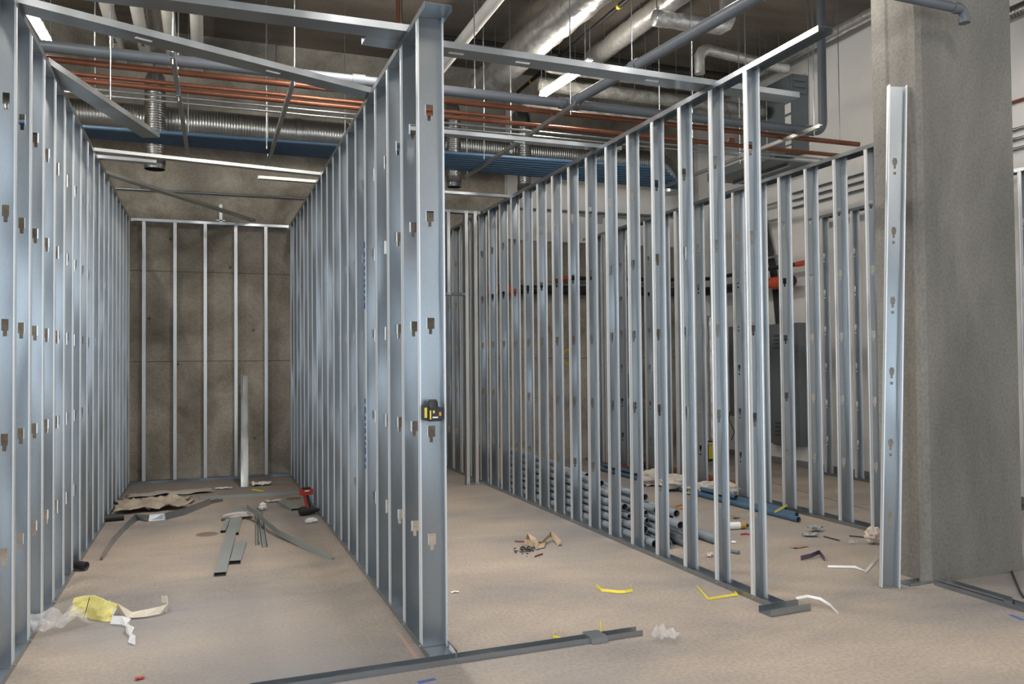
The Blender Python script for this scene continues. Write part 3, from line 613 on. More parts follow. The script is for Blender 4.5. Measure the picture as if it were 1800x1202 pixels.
# ------------------------------------------------------------ crumpled and torn bits
def sheet(name, label, cat, c, sx, sy, rz, m, amp=.03, n=12, seed=0, t=.0015, fold=0., group=None, z0=.003):
    s = MB(); vs = []; rnd = random.Random(seed); ph = rnd.uniform(0, 99)
    for j in range(n+1):
        for i in range(n+1):
            u, v = i/n-.5, j/n-.5
            e = 1-.22*abs(mnoise.noise(Vector((ph, math.atan2(v, u+1e-6)*1.6, 3))))*2*max(abs(u), abs(v))*2
            h = (mnoise.noise(Vector((u*4+ph, v*4, 0)))+(.2 if m is PLASTIC else .6)*mnoise.noise(Vector((u*11+ph, v*9, 5))))*amp
            vs.append(Vector((u*sx*e, v*sy*e, h+amp*.9+fold*(u*u*4))))
    mn = min(v.z for v in vs)
    for v in vs: v.z = v.z-mn
    top = [v+Vector((0, 0, t)) for v in vs]; k = n+1; fs = []
    for j in range(n):
        for i in range(n): a = j*k+i; fs += [(a, a+k, a+k+1, a+1)]
    N_ = len(vs); fs += [(N_+a, N_+d_, N_+c_, N_+b_) for a, b_, c_, d_ in [(f[0], f[1], f[2], f[3]) for f in fs]]
    edge = [(i) for i in range(k)]+[j*k+n for j in range(1, k)]+[n*k+i for i in range(n-1, -1, -1)]+[j*k for j in range(n-1, 0, -1)]
    fs += [(edge[i], edge[(i+1) % len(edge)], N_+edge[(i+1) % len(edge)], N_+edge[i]) for i in range(len(edge))]
    s.add(vs+top, fs, m, m.name in ('clear_film', 'dusty_film', 'pale_film')); o = s.build(name); o.location = (c[0], c[1], z0); o.rotation_euler = (0, 0, rz); tag(o, label, cat, group); return o
def ball(name, label, cat, c, rx, ry, rz_, m, seed=0, amp=.3, n=18):
    s = MB(); vs = []
    for j in range(n+1):
        for i in range(n):
            th = math.pi*j/n; ph = 2*math.pi*i/n; d = Vector((math.sin(th)*math.cos(ph), math.sin(th)*math.sin(ph), math.cos(th)))
            k = 1+amp*(mnoise.noise(d*2.2+Vector((seed, 0, 0)))+.5*mnoise.noise(d*6+Vector((seed, 3, 0)))); vs.append(Vector((d.x*rx*k, d.y*ry*k, d.z*rz_*k)))
    mn = min(v.z for v in vs); vs = [v-Vector((0, 0, mn)) for v in vs]
    s.add(vs, [(j*n+i, j*n+(i+1) % n, (j+1)*n+(i+1) % n, (j+1)*n+i) for j in range(n) for i in range(n)], m, False)
    o = s.build(name); o.location = (c[0], c[1], .001); tag(o, label, cat); return o
def strip(name, label, cat, pix, wid, m, t=.0015, side=(0, 0, 1), zs=None, group=None):
    pts = []
    for i, (x, y) in enumerate(pix):
        z = wid/2+.002 if zs is None else zs[i]; p = fl(x, y); p.z = z; pts.append(p)
    o = MB().ribbon(pts, wid, t, m, side).build(name); return tag(o, label, cat, group)

# left bay, foreground litter
c = fl(158, 1090); t = thing('yellow_envelope', 'yellow paper packet standing bent on the floor beside the clear plastic', 'packet', (c.x, c.y, 0))
a, b = fl(119, 1085), fl(197, 1092); d = (b-a); d.z = 0; nrm = Vector((-d.y, d.x, 0)).normalized()
s = MB(); vs = []
for j in range(5):
    for i in range(13):
        u, v = i/12, j/4; p = a-c+d*u; p.z = 0
        hgt = .105+.03*math.sin(u*3.1)-.02*u; vs.append(p+nrm*(.05*v+.02*math.sin(u*6)+.02*mnoise.noise(Vector((u*5, v*3, 0))))+Vector((0, 0, .002+hgt*v)))
k = len(vs); vs += [v+nrm*.008 for v in vs]
fs = [(j*13+i, j*13+i+1, (j+1)*13+i+1, (j+1)*13+i) for j in range(4) for i in range(12)]; fs += [(k+f[3], k+f[2], k+f[1], k+f[0]) for f in fs]
fs += [(i, i+1, k+i+1, k+i) for i in range(12)]+[(52+i+1, 52+i, k+52+i, k+52+i+1) for i in range(12)]
s.add(vs, fs, YPAPER); s.build('packet', t)
fp = a-c+d*.38; MB().ribbon([fp+nrm*-.004+Vector((0, 0, .004)), fp+nrm*.042+Vector((0, 0, .12))], .004, .003, DARK, side=d.normalized()).build('fold_line', t)
for i_ in range(5):
    q0 = a-c+d*.55+nrm*(.045)+Vector((0, 0, .06+.012*i_)); 
strip('paper_strip', 'twisted white paper strip trailing from the yellow packet', 'paper', [(192, 1078), (200, 1092), (196, 1098), (214, 1100), (226, 1103), (222, 1112), (232, 1122), (228, 1130), (238, 1134)], .05, WHITE, t=.002, side=[(0, .3, 1), (.4, 0, 1), (0, .7, 1), (.1, 0, 1), (.6, .2, 1), (0, .4, 1), (.5, 0, 1), (.2, .6, 1), (0, 0, 1)], zs=[.06, .05, .03, .035, .03, .03, .04, .03, .028])
strip('paper_loop', 'cream paper band curled into a loop right of the yellow packet', 'paper', [(205, 1078), (228, 1088), (255, 1086), (280, 1082), (294, 1078), (293, 1070), (284, 1068)], .045, mat('cream_paper', (.66, .60, .50), .75), t=.002, side=[(0, .5, 1), (0, .9, .5), (0, .6, 1), (0, .3, 1), (.3, 0, 1), (0, 0, 1), (0, 0, 1)], zs=[.04, .025, .03, .035, .04, .06, .055])
c = fl(108, 1100); sheet('clear_plastic_bag', 'clear plastic bag lying crumpled at the foot of the left stud wall', 'bag', (c.x-.03, c.y-.03), .36, .26, .5, PLASTIC, amp=.075, n=22, seed=3)
c = fl(245, 1195); sheet('red_scrap', 'small torn red scrap at the very bottom edge of the floor', 'scrap', fl(246, 1194), .05, .035, .3, RED, amp=.007, n=5, seed=5)
# black pipe ends poking out of the left wall
a = fl(218, 909, .03); o = MB().pipe((a.x, a.y, .036), (a.x-.42, a.y-.06, .036), .033, .005, RUBBER, PVCIN).build('black_pipe_end'); tag(o, 'black pipe lying out of the left stud wall beside the curved strip', 'pipe')
a = fl(152, 996, .03); o = MB().pipe((a.x, a.y, .036), (a.x-.30, a.y+.20, .06), .032, .005, RUBBER, PVCIN).build('black_pipe_end'); tag(o, 'short black pipe poking out of the left stud wall, nearer the camera', 'pipe')
# dust sheet and twisted strip by the left wall
c = fl(268, 893); sheet('dusty_plastic_sheet', 'dusty crumpled plastic sheet on the floor by the left wall', 'sheet', c, .82, .62, .15, mat('dusty_film', (.50, .43, .35), .5, var=.35, vscale=6, bump=.6), amp=.07, n=22, seed=8)
c = fl(300, 869); sheet('flattened_bag', 'pale flattened plastic bag on the far floor of the left bay', 'bag', c, 1.0, .3, .05, mat('pale_film', (.55, .50, .46), .5, var=.2, vscale=6), amp=.025, n=14, seed=9)
strip('twisted_metal_strip', 'twisted steel strip curving across the left bay floor', 'strip', [(180, 985), (200, 955), (217, 935), (240, 914), (262, 917), (290, 914), (325, 905), (350, 895), (370, 887)], .07, STEELB, t=.002, side=[(0, .2, 1), (0, .6, .8), (0, 1, .5), (0, .8, .6), (0, .5, 1), (0, .3, 1), (0, .2, 1), (0, .1, 1), (0, 0, 1)], zs=[.028, .03, .022, .03, .036, .037, .037, .037, .037])
channel('short steel channel end beside the end of the twisted strip', fl(352, 889), fl(388, 881), .06, .03, steel=STEEL)
channel('short bright channel lying near the far left studs', fl(207, 882), fl(232, 885), .07, .03, steel=STEELB)
# loose channels on the floor of the left bay
Zf = .0015
def fch(label, p, q, w_, leg, up=True, z=Zf, steel=DUSTY, **k):
    a, b = fl(*p), fl(*q); a.z = b.z = z+(0 if up else leg); return channel(label, a, b, w_, leg, up, steel, **k)
fch('long channel lying straight across the far floor to the middle wall', (352, 878), (530, 868), .07, .035, up=False)
fch('longest channel of the loose pile, pointing at the viewer', (387, 1013), (418, 898), .085, .03, up=False)
fch('channel right of the longest one in the loose pile, under the wrapper', (412, 941), (424, 893), .075, .025, up=False)
fch('narrow channel left of the longest one in the loose pile', (392, 937), (405, 905), .045, .025, up=False)
fch('short wide channel offcut lying apart in front of the pile', (413, 992), (425, 957), .085, .03, up=False)
fch('thin channel offcut standing left of two beside the bent channel', (453, 958), (452, 905), .03, .03)
fch('slightly crooked channel offcut crossing under the bent channel', (466, 962), (456, 892), .045, .025)
fch('channel offcut near the red drill, with paper at its end', (495, 882), (522, 897), .12, .02, up=False)
s = MB(); pts = [fl(434, 912), fl(452, 920), fl(466, 932), fl(490, 946), fl(530, 963), fl(583, 984)]
for p, zz in zip(pts, (.12, .10, .085, .05, .03, .022)): p.z = zz
s.ribbon(pts, .055, .003, DUSTY, side=(0, 0, 1)); pp = [p+Vector((.012, .018, -.02)) for p in pts]; s.ribbon(pp, .04, .003, DUSTY, side=(.6, .8, 0)); tag(s.build('bent_channel'), 'long bent steel channel sweeping right from the wrapper to the open floor', 'channel')
c = fl(418, 912); t = thing('white_wrapper', 'white folded cardboard wrapper lying on top of the loose channels', 'wrapper', (c.x, c.y, .033))
vs = []; s = MB()
for i in range(9):
    u = i/8-.5; s_ = .02*math.cos(u*math.pi)+.012
    for yy in (-.07, .07): vs.append((u*.30, yy+u*.04, s_))
k = len(vs); vs += [(x, y, z+.004) for x, y, z in vs]
fs = [(2*i, 2*i+2, 2*i+3, 2*i+1) for i in range(8)]; fs += [(k+f[3], k+f[2], k+f[1], k+f[0]) for f in fs]+[(2*i, k+2*i, k+2*i+2, 2*i+2) for i in range(8)]+[(2*i+1, 2*i+3, k+2*i+3, k+2*i+1) for i in range(8)]+[(0, 1, k+1, k), (16, k+16, k+17, 17)]
s.add(vs, fs, PINKW, True); s.build('wrapper', t); MB().box((-.145, -.07, 0), (.145, -.066, .03), PINKW).build('flap', t)
# channel leaning at the back
a = fl(430, 856); t = at(430, 660, 'Y', 11.9)
channel('narrow channel offcut leaning upright against the back frame', (a.x, a.y, .002), (t.x, 11.9, t.z), .09, .035, steel=STEEL, name='leaning_channel')
# red drill standing on its chuck side
c = fl(545, 905); c = Vector((c.x-.02, c.y, 0)); t = thing('cordless_drill', 'red and black cordless drill lying against the middle wall, handle up', 'drill', (c.x, c.y, 0)); t.rotation_euler = (0, 0, .3); t.scale = (.84,)*3
bd = MB().tube([(-.11, 0, .058), (-.08, 0, .058), (.02, 0, .058), (.09, 0, .055)], [.045, .055, .05, .04], RUBBER, 16); bd.build('motor_body', t)
MB().tube([(.09, 0, .055), (.125, 0, .053), (.15, 0, .052)], [.028, .026, .014], RUBBER, 12).build('chuck', t)
MB().tube([(.0, 0, .10), (-.02, 0, .17), (-.035, 0, .26)], [.036, .027, .028], RED, 12).build('handle', t)
MB().tube([(.012, -.012, .11), (-.006, -.014, .17), (-.022, -.014, .25)], [.03, .024, .024], RUBBER, 12).build('grip', t)
bt = MB().box((-.10, -.042, .255), (.05, .042, .325), RED).build('battery', t)
MB().box((-.07, -.035, .326), (.02, .035, .345), RUBBER).box((-.06, -.043, .30), (0, -.0405, .315), WHITE).build('battery_cap', bt)
ball('white_wrap', 'crumpled white wrapper on the floor in front of the drill', 'wrapper', fl(547, 919), .06, .03, .025, WHITE, 4)
ball('paper_ball', 'crumpled white paper ball left of the crooked channels', 'paper', fl(462, 897), .04, .04, .04, WHITE, 6)
sheet('paper_scrap', 'pale paper scrap between the ball and the channel near the drill', 'paper', fl(482, 882), .2, .1, .2, PINKW, amp=.015, n=8, seed=11)
sheet('paper_scrap', 'pale paper scrap on the far floor left of the leaning channel', 'paper', fl(393, 859), .22, .12, .1, WHITE, amp=.012, n=8, seed=12)
sheet('plastic_scrap', 'crumpled white plastic near the back frame', 'plastic', fl(460, 853), .26, .18, .1, WHITE, amp=.035, n=10, seed=13)
strip('yellow_strip', 'short yellow strip lying near the back frame, nearer the camera', 'strip', [(443, 861), (463, 864)], .035, YELLOW, side=(0, 1, .15), zs=[.006, .006])
strip('yellow_strip', 'yellow strip by the foot of the leaning channel', 'strip', [(437, 849), (452, 848)], .035, YELLOW, side=(0, 1, .15), zs=[.006, .006])
# floor drains
for lab, p, r in (('round drain cap recessed in the middle of the left bay floor', (364, 939), .10), ('small round drain cap beside the middle wall, far end', (517, 876), .10)):
    c = fl(*p); t = thing('floor_drain', lab, 'drain', (c.x, c.y, 0))
    MB().pipe((0, 0, .0008), (0, 0, .004), r, .012, mat('drain_ring', (.26, .22, .19), .8)).build('ring', t); MB().tube([(0, 0, .0005), (0, 0, .002)], r-.013, mat('drain_cap', (.18, .15, .13), .8), 20).build('cap', t)

# middle bay litter
strip('veneer_strip', 'curled tan paper strip standing in zigzags on the middle bay floor', 'strip', [(938, 962), (922, 958), (928, 953), (938, 958), (945, 964), (952, 964), (962, 954), (968, 950), (974, 953), (984, 960)], .05, TAN, t=.002, side=[(0, 0, 1), (.2, 0, 1), (0, .3, 1), (.7, 0, .7), (0, 1, .4), (0, 1, .4), (.5, 0, 1), (0, 0, 1), (.4, 0, 1), (.6, 0, 1)], zs=[.028, .03, .055, .045, .022, .022, .05, .06, .05, .024])
strip('thin_rod_scrap', 'thin brown sliver under the curled paper strip', 'scrap', [(905, 953), (960, 955)], .012, RUST, t=.004)
strip('thin_rod_scrap', 'small bent dark sliver in front of the curled strip', 'scrap', [(940, 980), (944, 978), (954, 975)], .012, RUST, t=.006)
s = MB(); rnd = random.Random(4)
for i in range(90):
    px, py = rnd.gauss(926, 10), rnd.gauss(966, 3.5); c = fl(px, py); q = rnd.uniform(.004, .014); s.box((c.x-q, c.y-q*.4, .0005), (c.x+q, c.y+q*.4, .006), DARK, rz=rnd.uniform(0, 3))
tag(s.build('dirt_crumbs'), 'heap of dark crumbs beside the curled paper strip', 'dirt', kind='stuff')
s = MB()
for cx, cy, sx, sy, n_ in ((575, 1085, 22, 22, 60), (560, 1130, 30, 22, 50), (480, 1045, 25, 10, 22), (1000, 1095, 50, 14, 50), (680, 950, 60, 60, 20), (250, 940, 60, 50, 16), (880, 1000, 120, 80, 30), (1350, 985, 110, 40, 50), (1460, 1110, 120, 50, 12), (640, 1160, 60, 25, 30), (1250, 1000, 60, 60, 18), (400, 880, 110, 12, 40)):
    for i in range(n_):
        px, py = rnd.gauss(cx, sx), rnd.gauss(cy, sy)
        if py < 845: continue
        c = fl(px, py)
        if any(a-.02 < c.x < b+.02 for a, b in ((-1.1, -.93), (1.1, 1.27), (3.35, 3.47))): continue; q = rnd.uniform(.002, .006); s.box((c.x-q, c.y-q*.5, .0003), (c.x+q, c.y+q*.5, .003), GRIT, rz=rnd.uniform(0, 3))
tag(s.build('floor_grit'), 'scattered dark grit specks on the concrete floor', 'dirt', kind='stuff')
def yst(label, pix, wid=.02, zs=None): return strip('yellow_strap', label, 'strap', pix, wid, YELLOW, t=.002, side=(0, .6, .8), zs=zs, group='yellow plastic straps on the floor')
yst('yellow strap bent into a shallow bowl shape on the middle bay floor', [(1048, 1032), (1058, 1040), (1085, 1043), (1098, 1043), (1112, 1040), (1109, 1032)])
yst('yellow strap bent like a check mark at the foot of the right stud wall', [(1225, 1033), (1245, 1055), (1297, 1047), (1291, 1043)], wid=.016)
yst('small hooked yellow strap behind the front floor track', [(975, 1114), (973, 1123), (987, 1127)])
yst('tiny yellow strap standing behind the bracket on the front track', [(1057, 1108), (1058, 1117)], zs=[.05, .012])
yst('yellow strap lying across the blue floor pipes', [(1362, 913), (1384, 903)], zs=[.075, .09])
yst('faint yellow strap on the floor behind the right studs', [(1316, 905), (1328, 908)])
yst('faint yellow strap behind the far stud wall', [(1470, 864), (1478, 866)])

# front floor track with bracket, and the track by the column
t = thing('front_floor_track', 'long steel floor track lying loose across the foreground', 'track', (-.9, 4.27, 0))
a = Vector((.20, 4.185, 0)); b = Vector((2.33, 4.235, 0))
t.location = (a.x, a.y, 0)
me = u_track(.07, 2.15, leg=.03, up=True); o = link('track', me, t); o.rotation_euler = (0, 0, math.radians(-90)+math.atan2(b.y-a.y, b.x-a.x)); o.location = (0, .035, .001)
c = fl(1053, 1130)-t.location; o = MB().box((c.x-.05, -.045+.03, .0), (c.x+.05, .075+.035, .034), STEELB).build('splice_bracket', t); o['label'] = 'bright splice bracket'
t = thing('column_floor_track', 'steel floor track running from the column foot out of the picture', 'track', (4.78, 4.36, 0))
o = link('track', u_track(.10, 2.0, leg=.03), t); o.rotation_euler = (0, 0, math.radians(180)); o.location = (.06, 0, .001)
o = link('track_end', u_track(.075, .5, leg=.042, steel=STEELB), t); o.rotation_euler = (0, 0, math.radians(180)); o.location = (.05, -.02, .003)
fch('flattened track offcut between the leaning stud and the column foot', (1590, 1028), (1640, 1020), .10, .015, steel=STEELB)
a = fl(1348, 1082); b = fl(1418, 1070); channel('short channel offcut at the near end of the right stud wall', (a.x, a.y+.02, .003), (b.x, b.y+.02, .003), .11, .04, steel=STEEL)
strip('white_strap', 'white plastic strap arching off the channel offcut in the foreground', 'strap', [(1400, 1068), (1420, 1064), (1442, 1066), (1460, 1072), (1474, 1082)], .018, WHITE, side=(0, .7, .7), zs=[.06, .06, .05, .03, .012])
strip('white_strap', 'white plastic strap bent like a tick beside the leaning stud', 'strap', [(1455, 998), (1503, 999), (1522, 1007), (1543, 983)], .018, WHITE, side=(0, .7, .7), zs=[.012, .012, .012, .02])
sheet('clear_plastic_scrap', 'crumpled clear plastic scrap on the foreground floor beyond the front track', 'plastic', fl(1170, 1124), .17, .15, .8, PLASTIC, amp=.05, n=12, seed=21)
sheet('white_bit', 'small whitish scrap on the floor inside the middle wall foot', 'scrap', fl(800, 1042), .06, .02, .1, WHITE, amp=.01, n=5, seed=22)
strip('curled_peeling', 'curled pale peeling at the foot of the front stud', 'scrap', [(790, 1146), (796, 1150), (802, 1158)], .03, PINKW, zs=[.03, .02, .017])
# marks on the floor: chalk and blue paint, lying on the concrete
def paint(name, label, cat, pix, wid, m): return strip(name, label, cat, pix, wid, m, t=.0008, side=(.5, .86, 0), zs=[.0006]*len(pix))
paint('blue_paint_line', 'blue paint dash on the floor below the front track', 'mark', [(735, 1200), (765, 1193)], .03, mat('blue_paint', (.06, .12, .35), .8))
paint('blue_paint_line', 'blue paint dash on the floor at the right edge of the picture', 'mark', [(1775, 1080), (1799, 1090)], .03, mat('blue_paint', (.06, .12, .35), .8))
strip('red_chalk_line', 'faint red chalk line along the foot of the middle wall', 'mark', [(700, 1112), (726, 1148), (742, 1166)], .022, mat('red_chalk', (.40, .27, .22), .9), t=.0006, side=(1, .0, 0), zs=[.0006]*3)
# right bay litter
t = thing('caulk_bottle', 'white and orange plastic bottle lying on the floor behind the last right studs', 'bottle', fl(1300, 930, 0)); 
MB().tube([(-.16, .03, .035), (.0, 0, .035)], .034, WHITE, 14).build('body', t); MB().tube([(.001, 0, .035), (.055, -.01, .033)], [.03, .028], mat('amber_plastic', (.45, .25, .06), .4), 12).build('cap', t); MB().tube([(.056, -.01, .033), (.085, -.016, .03)], [.018, .016], RUBBER, 10).build('nozzle', t)
strip('red_strap', 'thin red strap on the floor under the white bottle', 'strap', [(1302, 941), (1312, 940), (1328, 944)], .015, RED)
sheet('grey_card', 'grey torn card propped on the floor right of the studs', 'card', fl(1433, 934), .14, .10, .2, mat('grey_card', (.30, .32, .33), .7), amp=.05, n=5, seed=31)
sheet('grey_card', 'second grey card scrap, left of the propped one', 'card', fl(1424, 943), .14, .09, -.4, MAT['grey_card'], amp=.03, n=5, seed=32)
sheet('brown_card', 'flat brown card scrap on the right bay floor', 'card', fl(1405, 962), .16, .07, .1, mat('brown_card', (.33, .22, .17), .85), amp=.008, n=5, seed=33)
sheet('clear_scrap', 'small clear plastic scrap near the leaning stud', 'plastic', fl(1497, 956), .1, .06, 0, PLASTIC, amp=.03, n=6, seed=34)
ball('plaster_lump', 'crumpled dusty white bag beside the leaning stud', 'bag', fl(1536, 956), .07, .06, .065, mat('dusty_white', (.62, .52, .45), .85, var=.2, vscale=20, bump=.4), 9, .35)
strip('nail_rod', 'thin dark rod with a white blob on the right bay floor', 'rod', [(1448, 944), (1475, 951)], .01, DARK, t=.008)
strip('nail_rod', 'thin dark rod next to the dusty white bag', 'rod', [(1493, 943), (1524, 946)], .01, DARK, t=.008)
strip('bent_bracket', 'bent dark purple and white bracket scrap on the right bay floor', 'bracket', [(1408, 985), (1425, 982), (1440, 977), (1449, 986)], .035, mat('dark_purple', (.10, .07, .12), .5), t=.006, zs=[.02, .024, .03, .02])
ball('yellow_ball', 'small yellow foam ball on the floor behind a right stud', 'ball', fl(1259, 964), .02, .02, .02, YELLOW, 2, .05)
o = MB().tube([fl(1285, 968, .016), fl(1299, 971, .016)], .015, GREYBOX, 10).build('pipe_offcut'); tag(o, 'short grey pipe offcut on the floor behind the second right stud', 'pipe')
o = MB().tube([fl(1286, 952, .012), fl(1294, 953, .012)], .01, WHITE, 10).build('white_plug'); tag(o, 'tiny white plug near the white bottle', 'plug')
sheet('wood_splinters', 'brown leaf-like scrap on the floor beyond the second right stud', 'scrap', fl(1293, 911), .1, .06, .2, WOOD, amp=.02, n=5, seed=35)
sheet('pale_scrap', 'pale triangular scrap behind the right studs near the track', 'scrap', fl(1247, 978), .09, .05, .7, PINKW, amp=.02, n=4, seed=36)
c = fl(1197, 891); t = thing('wood_offcut', 'rectangular wooden frame offcut on the floor beyond the pipe stack', 'wood', (c.x, c.y, 0)); t.rotation_euler = (0, 0, .5)
MB().box((-.15, -.08, .0), (.15, -.03, .012), WOOD).box((-.15, .03, .0), (.15, .08, .012), WOOD).box((-.15, -.03, .0), (-.08, .03, .012), WOOD).box((.07, -.03, .0), (.15, .03, .012), WOOD).build('frame', t)
# insulation rolls
for i, (px, py, rx, rz_) in enumerate(((1150, 853, .22, .10), (1192, 862, .26, .09), (1240, 868, .28, .07), (1280, 873, .13, .08))):
    c = fl(px, py); ball('insulation_bundle', ['white frayed rope bundle at the left end of the insulation', 'white insulation bundle between two right studs', 'long pale insulation roll in front of the blue pipes', 'rolled end of the pale insulation by the blue pipe ends'][i], 'insulation', (c.x, c.y), rx, .13, rz_, mat('pale_insulation', (.60, .56, .50), .9, var=.25, vscale=14, bump=.6), 20+i, .35)
# far cardboard boxes
for i, (x, y, sx, h_, lab) in enumerate(((3.70, 10.6, .16, .36, 'narrow cardboard box at the far end behind the pipe stack'), (4.05, 10.8, .22, .34, 'cardboard box further right at the far end'))):
    t = thing('cardboard_box', lab, 'box', (x, y, 0)); MB().box((0, 0, 0), (sx, .25, h_), CARD).build('carton', t); MB().box((sx*.4, -.001, h_*.3), (sx*.6, 0.0-.0005, h_), TAN).build('tape', t)
o = MB().tube([(3.55, 10.75, .0), (3.55, 10.75, .30), (3.55, 10.75, .44)], [.10, .10, .085], mat('orange_bucket', (.50, .14, .04), .6), 16).build('orange_bucket'); tag(o, 'orange bucket beside the narrow cardboard box', 'bucket')
# expansion joints in the floor behind the third wall
strip('floor_joint', 'dark saw-cut joint line in the floor behind the far stud wall', 'joint', [(1270, 822), (1350, 846), (1450, 875), (1560, 905)], .015, mat('joint_fill', (.13, .11, .09), .9), t=.0008, side=(1, .0, 0), zs=[.0006]*4)
o = strip('extension_cord', 'thin dark cord trailing on the floor right of the column', 'cord', [(1770, 970), (1780, 1010), (1792, 1040), (1799, 1052)], .012, RUBBER, t=.01)

# ------------------------------------------------------------ laser level on the front stud
c = at(760, 722, 'Y', 4.40); t = thing('laser_level', 'black and yellow laser level clamped inside the front stud of the middle wall', 'laser level', (c.x, 4.39, c.z-.055))
MB().box((-.028, -.03, 0), (.045, .06, .075), RUBBER).box((-.02, -.04, .01), (.04, -.0301, .06), RUBBER).build('body', t)
MB().tube([(.0, .0, .075), (.0, .0, .105), (.0, 0, .118)], [.03, .028, .02], RUBBER, 14).build('turret', t)
MB().box((-.05, -.02, .005), (-.0281, .06, .085), RUBBER).build('side_housing', t)
MB().box((-.052, -.0215, .02), (-.038, -.0201, .075), YELLOW).box((-.028, -.0415, .012), (-.0201, -.0395, .06), YELLOW).box((-.01, -.0415, .045), (.0, -.0401, .06), YELLOW).box((.024, -.0415, .03), (.036, -.0401, .05), mat('amber_key', (.6, .3, .03), .5)).build('yellow_trim', t)
MB().box((-.012, -.0415, .018), (.018, -.0401, .026), WHITE).build('display', t)
MB().box((.0451, -.02, .01), (.0561, .03, .07), RUBBER).build('magnet_mount', t)

# ------------------------------------------------------------ person behind the studs
SKIN = mat('skin', (.42, .24, .17), .6); DENIM = mat('denim', (.05, .10, .20), .9, var=.2, vscale=40); SHIRT = mat('black_shirt', (.02, .02, .024), .9)
def skin(name, nodes, edges, m, parent, sub=2):
    me = bpy.data.meshes.new(name); me.from_pydata([n_[0] for n_ in nodes], edges, []); o = bpy.data.objects.new(name, me); COL.objects.link(o)
    md = o.modifiers.new('s', 'SKIN'); 
    for i, n_ in enumerate(nodes):
        r = n_[1]; me.skin_vertices[0].data[i].radius = (r, r) if not isinstance(r, tuple) else r
    me.skin_vertices[0].data[0].use_root = True; md.use_smooth_shade = True
    m2 = o.modifiers.new('d', 'SUBSURF'); m2.levels = sub; m2.render_levels = sub
    dg = bpy.context.evaluated_depsgraph_get(); me2 = bpy.data.meshes.new_from_object(o.evaluated_get(dg)); o.modifiers.clear(); o.data = me2; me2.materials.clear(); me2.materials.append(m)
    for p in me2.polygons: p.use_smooth = True
    o.parent = parent; return o
pc = at(1103, 640, 'Y', 11.45); pt = thing('person', 'person in red cap, black shirt and jeans standing behind the right studs, facing left', 'person', (pc.x, 11.45, 0)); pt.scale = (.96,)*3; pt.rotation_euler = (0, 0, math.radians(-90))
N_ = [((0, 0, .93), (.13, .10)), ((0, 0, 1.10), (.125, .09)), ((0, 0, 1.30), (.15, .10)), ((0, 0, 1.40), (.09, .07)), ((0, 0, 1.47), .05), ((0, .01, 1.52), .055), ((0, .015, 1.60), (.075, .09)), ((0, .01, 1.67), (.055, .07)),
      ((.17, 0, 1.38), .055), ((.22, .02, 1.12), .042), ((.20, .16, .98), .034), ((.19, .23, .96), .03), ((-.17, 0, 1.38), .055), ((-.22, .02, 1.12), .042), ((-.20, .16, .98), .034), ((-.19, .23, .96), .03),
      ((.09, 0, .86), .085), ((.10, .02, .48), .06), ((.10, -.01, .09), .042), ((.10, .10, .04), .035), ((-.09, 0, .86), .085), ((-.10, .02, .48), .06), ((-.10, -.01, .09), .042), ((-.10, .10, .04), .035)]
Ed = [(0, 1), (1, 2), (2, 3), (3, 4), (4, 5), (5, 6), (6, 7), (2, 8), (8, 9), (9, 10), (10, 11), (2, 12), (12, 13), (13, 14), (14, 15), (0, 16), (16, 17), (17, 18), (18, 19), (0, 20), (20, 21), (21, 22), (22, 23)]
skin('body', N_, Ed, SKIN, pt)
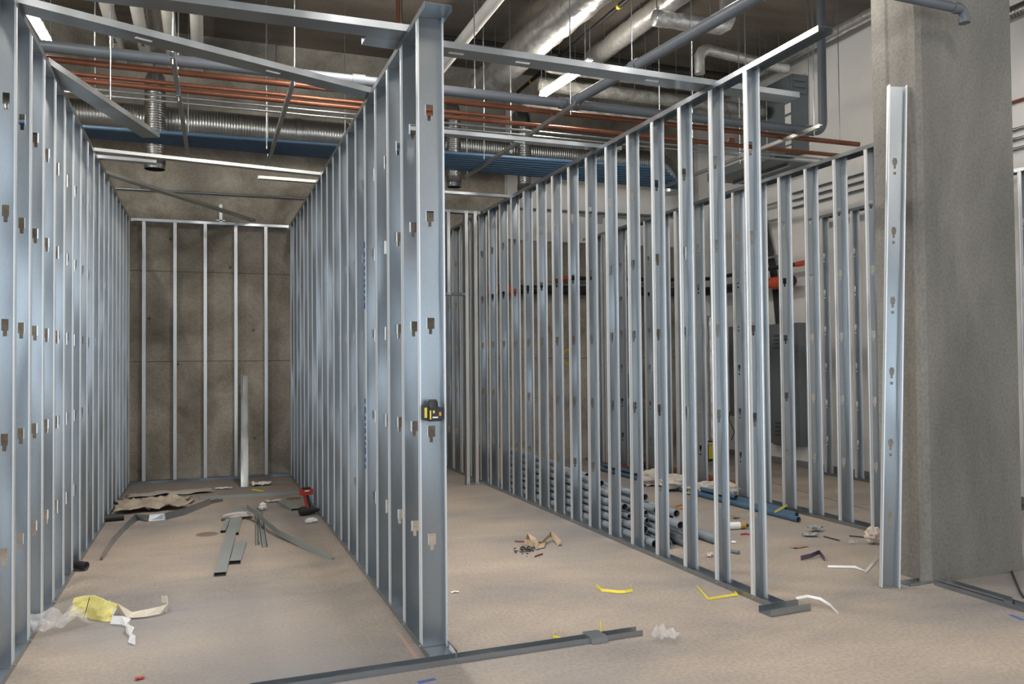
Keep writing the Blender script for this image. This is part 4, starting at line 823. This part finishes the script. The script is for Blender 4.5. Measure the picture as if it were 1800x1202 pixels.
for sx in (1, -1):
    hx, hy, hz_ = .19*sx, .23, .96
    for i in range(4):
        bx = hx+(i-1.5)*.017; L1 = (.036, .042, .040, .032)[i]
        skin('finger', [((bx, hy, hz_), .008), ((bx, hy+.05, hz_-.005), .0085), ((bx, hy+.05+L1, hz_-.02), .0075), ((bx, hy+.05+L1*1.5, hz_-.05), .006)], [(0, 1), (1, 2), (2, 3)], SKIN, pt, 1)
    skin('thumb', [((hx-.02*sx, hy, hz_), .01), ((hx-.045*sx, hy+.03, hz_+.005), .009), ((hx-.045*sx, hy+.065, hz_), .007)], [(0, 1), (1, 2)], SKIN, pt, 1)
skin('shirt', [((0, 0, .93), (.155, .125)), ((0, 0, 1.10), (.15, .112)), ((0, 0, 1.30), (.175, .12)), ((0, 0, 1.40), (.11, .085)), ((.175, 0, 1.38), .072), ((.22, .015, 1.18), .062), ((-.175, 0, 1.38), .072), ((-.22, .015, 1.18), .062)], [(0, 1), (1, 2), (2, 3), (2, 4), (4, 5), (2, 6), (6, 7)], SHIRT, pt)
skin('jeans', [((0, 0, .92), (.15, .115)), ((.095, 0, .84), .108), ((.10, .02, .48), .08), ((.10, -.01, .09), .065), ((-.095, 0, .84), .108), ((-.10, .02, .48), .08), ((-.10, -.01, .09), .065)], [(0, 1), (1, 2), (2, 3), (0, 4), (4, 5), (5, 6)], DENIM, pt)
for sx in (1, -1): MB().box((.055*sx-.0 if sx > 0 else -.145, -.06, 0.001), (.145 if sx > 0 else -.055, .19, .085), RUST).build('boot', pt)
cp = MB().tube([(0, 0, 1.625), (0, 0, 1.665), (0, 0, 1.70), (0, 0, 1.715)], [.092, .088, .06, .01], RED, 18); cp.box((-.06, .07, 1.625), (.06, .17, 1.637), RED); cp.build('cap', pt)
for sx in (1, -1):
    MB().tube([(.03*sx, .085, 1.595), (.03*sx, .096, 1.595)], .009, WHITE, 8).tube([(.03*sx, .0965, 1.595), (.03*sx, .098, 1.595)], .004, DARK, 8).build('eye', pt)
    MB().tube([(.072*sx, .0, 1.60), (.088*sx, -.01, 1.60)], [.022, .018], SKIN, 10).build('ear', pt)
MB().tube([(0, .085, 1.60), (0, .115, 1.565), (0, .09, 1.56)], [.008, .014, .01], SKIN, 8).build('nose', pt); MB().box((-.022, .082, 1.53), (.022, .094, 1.537), mat('lips', (.35, .12, .10), .6)).build('mouth', pt)
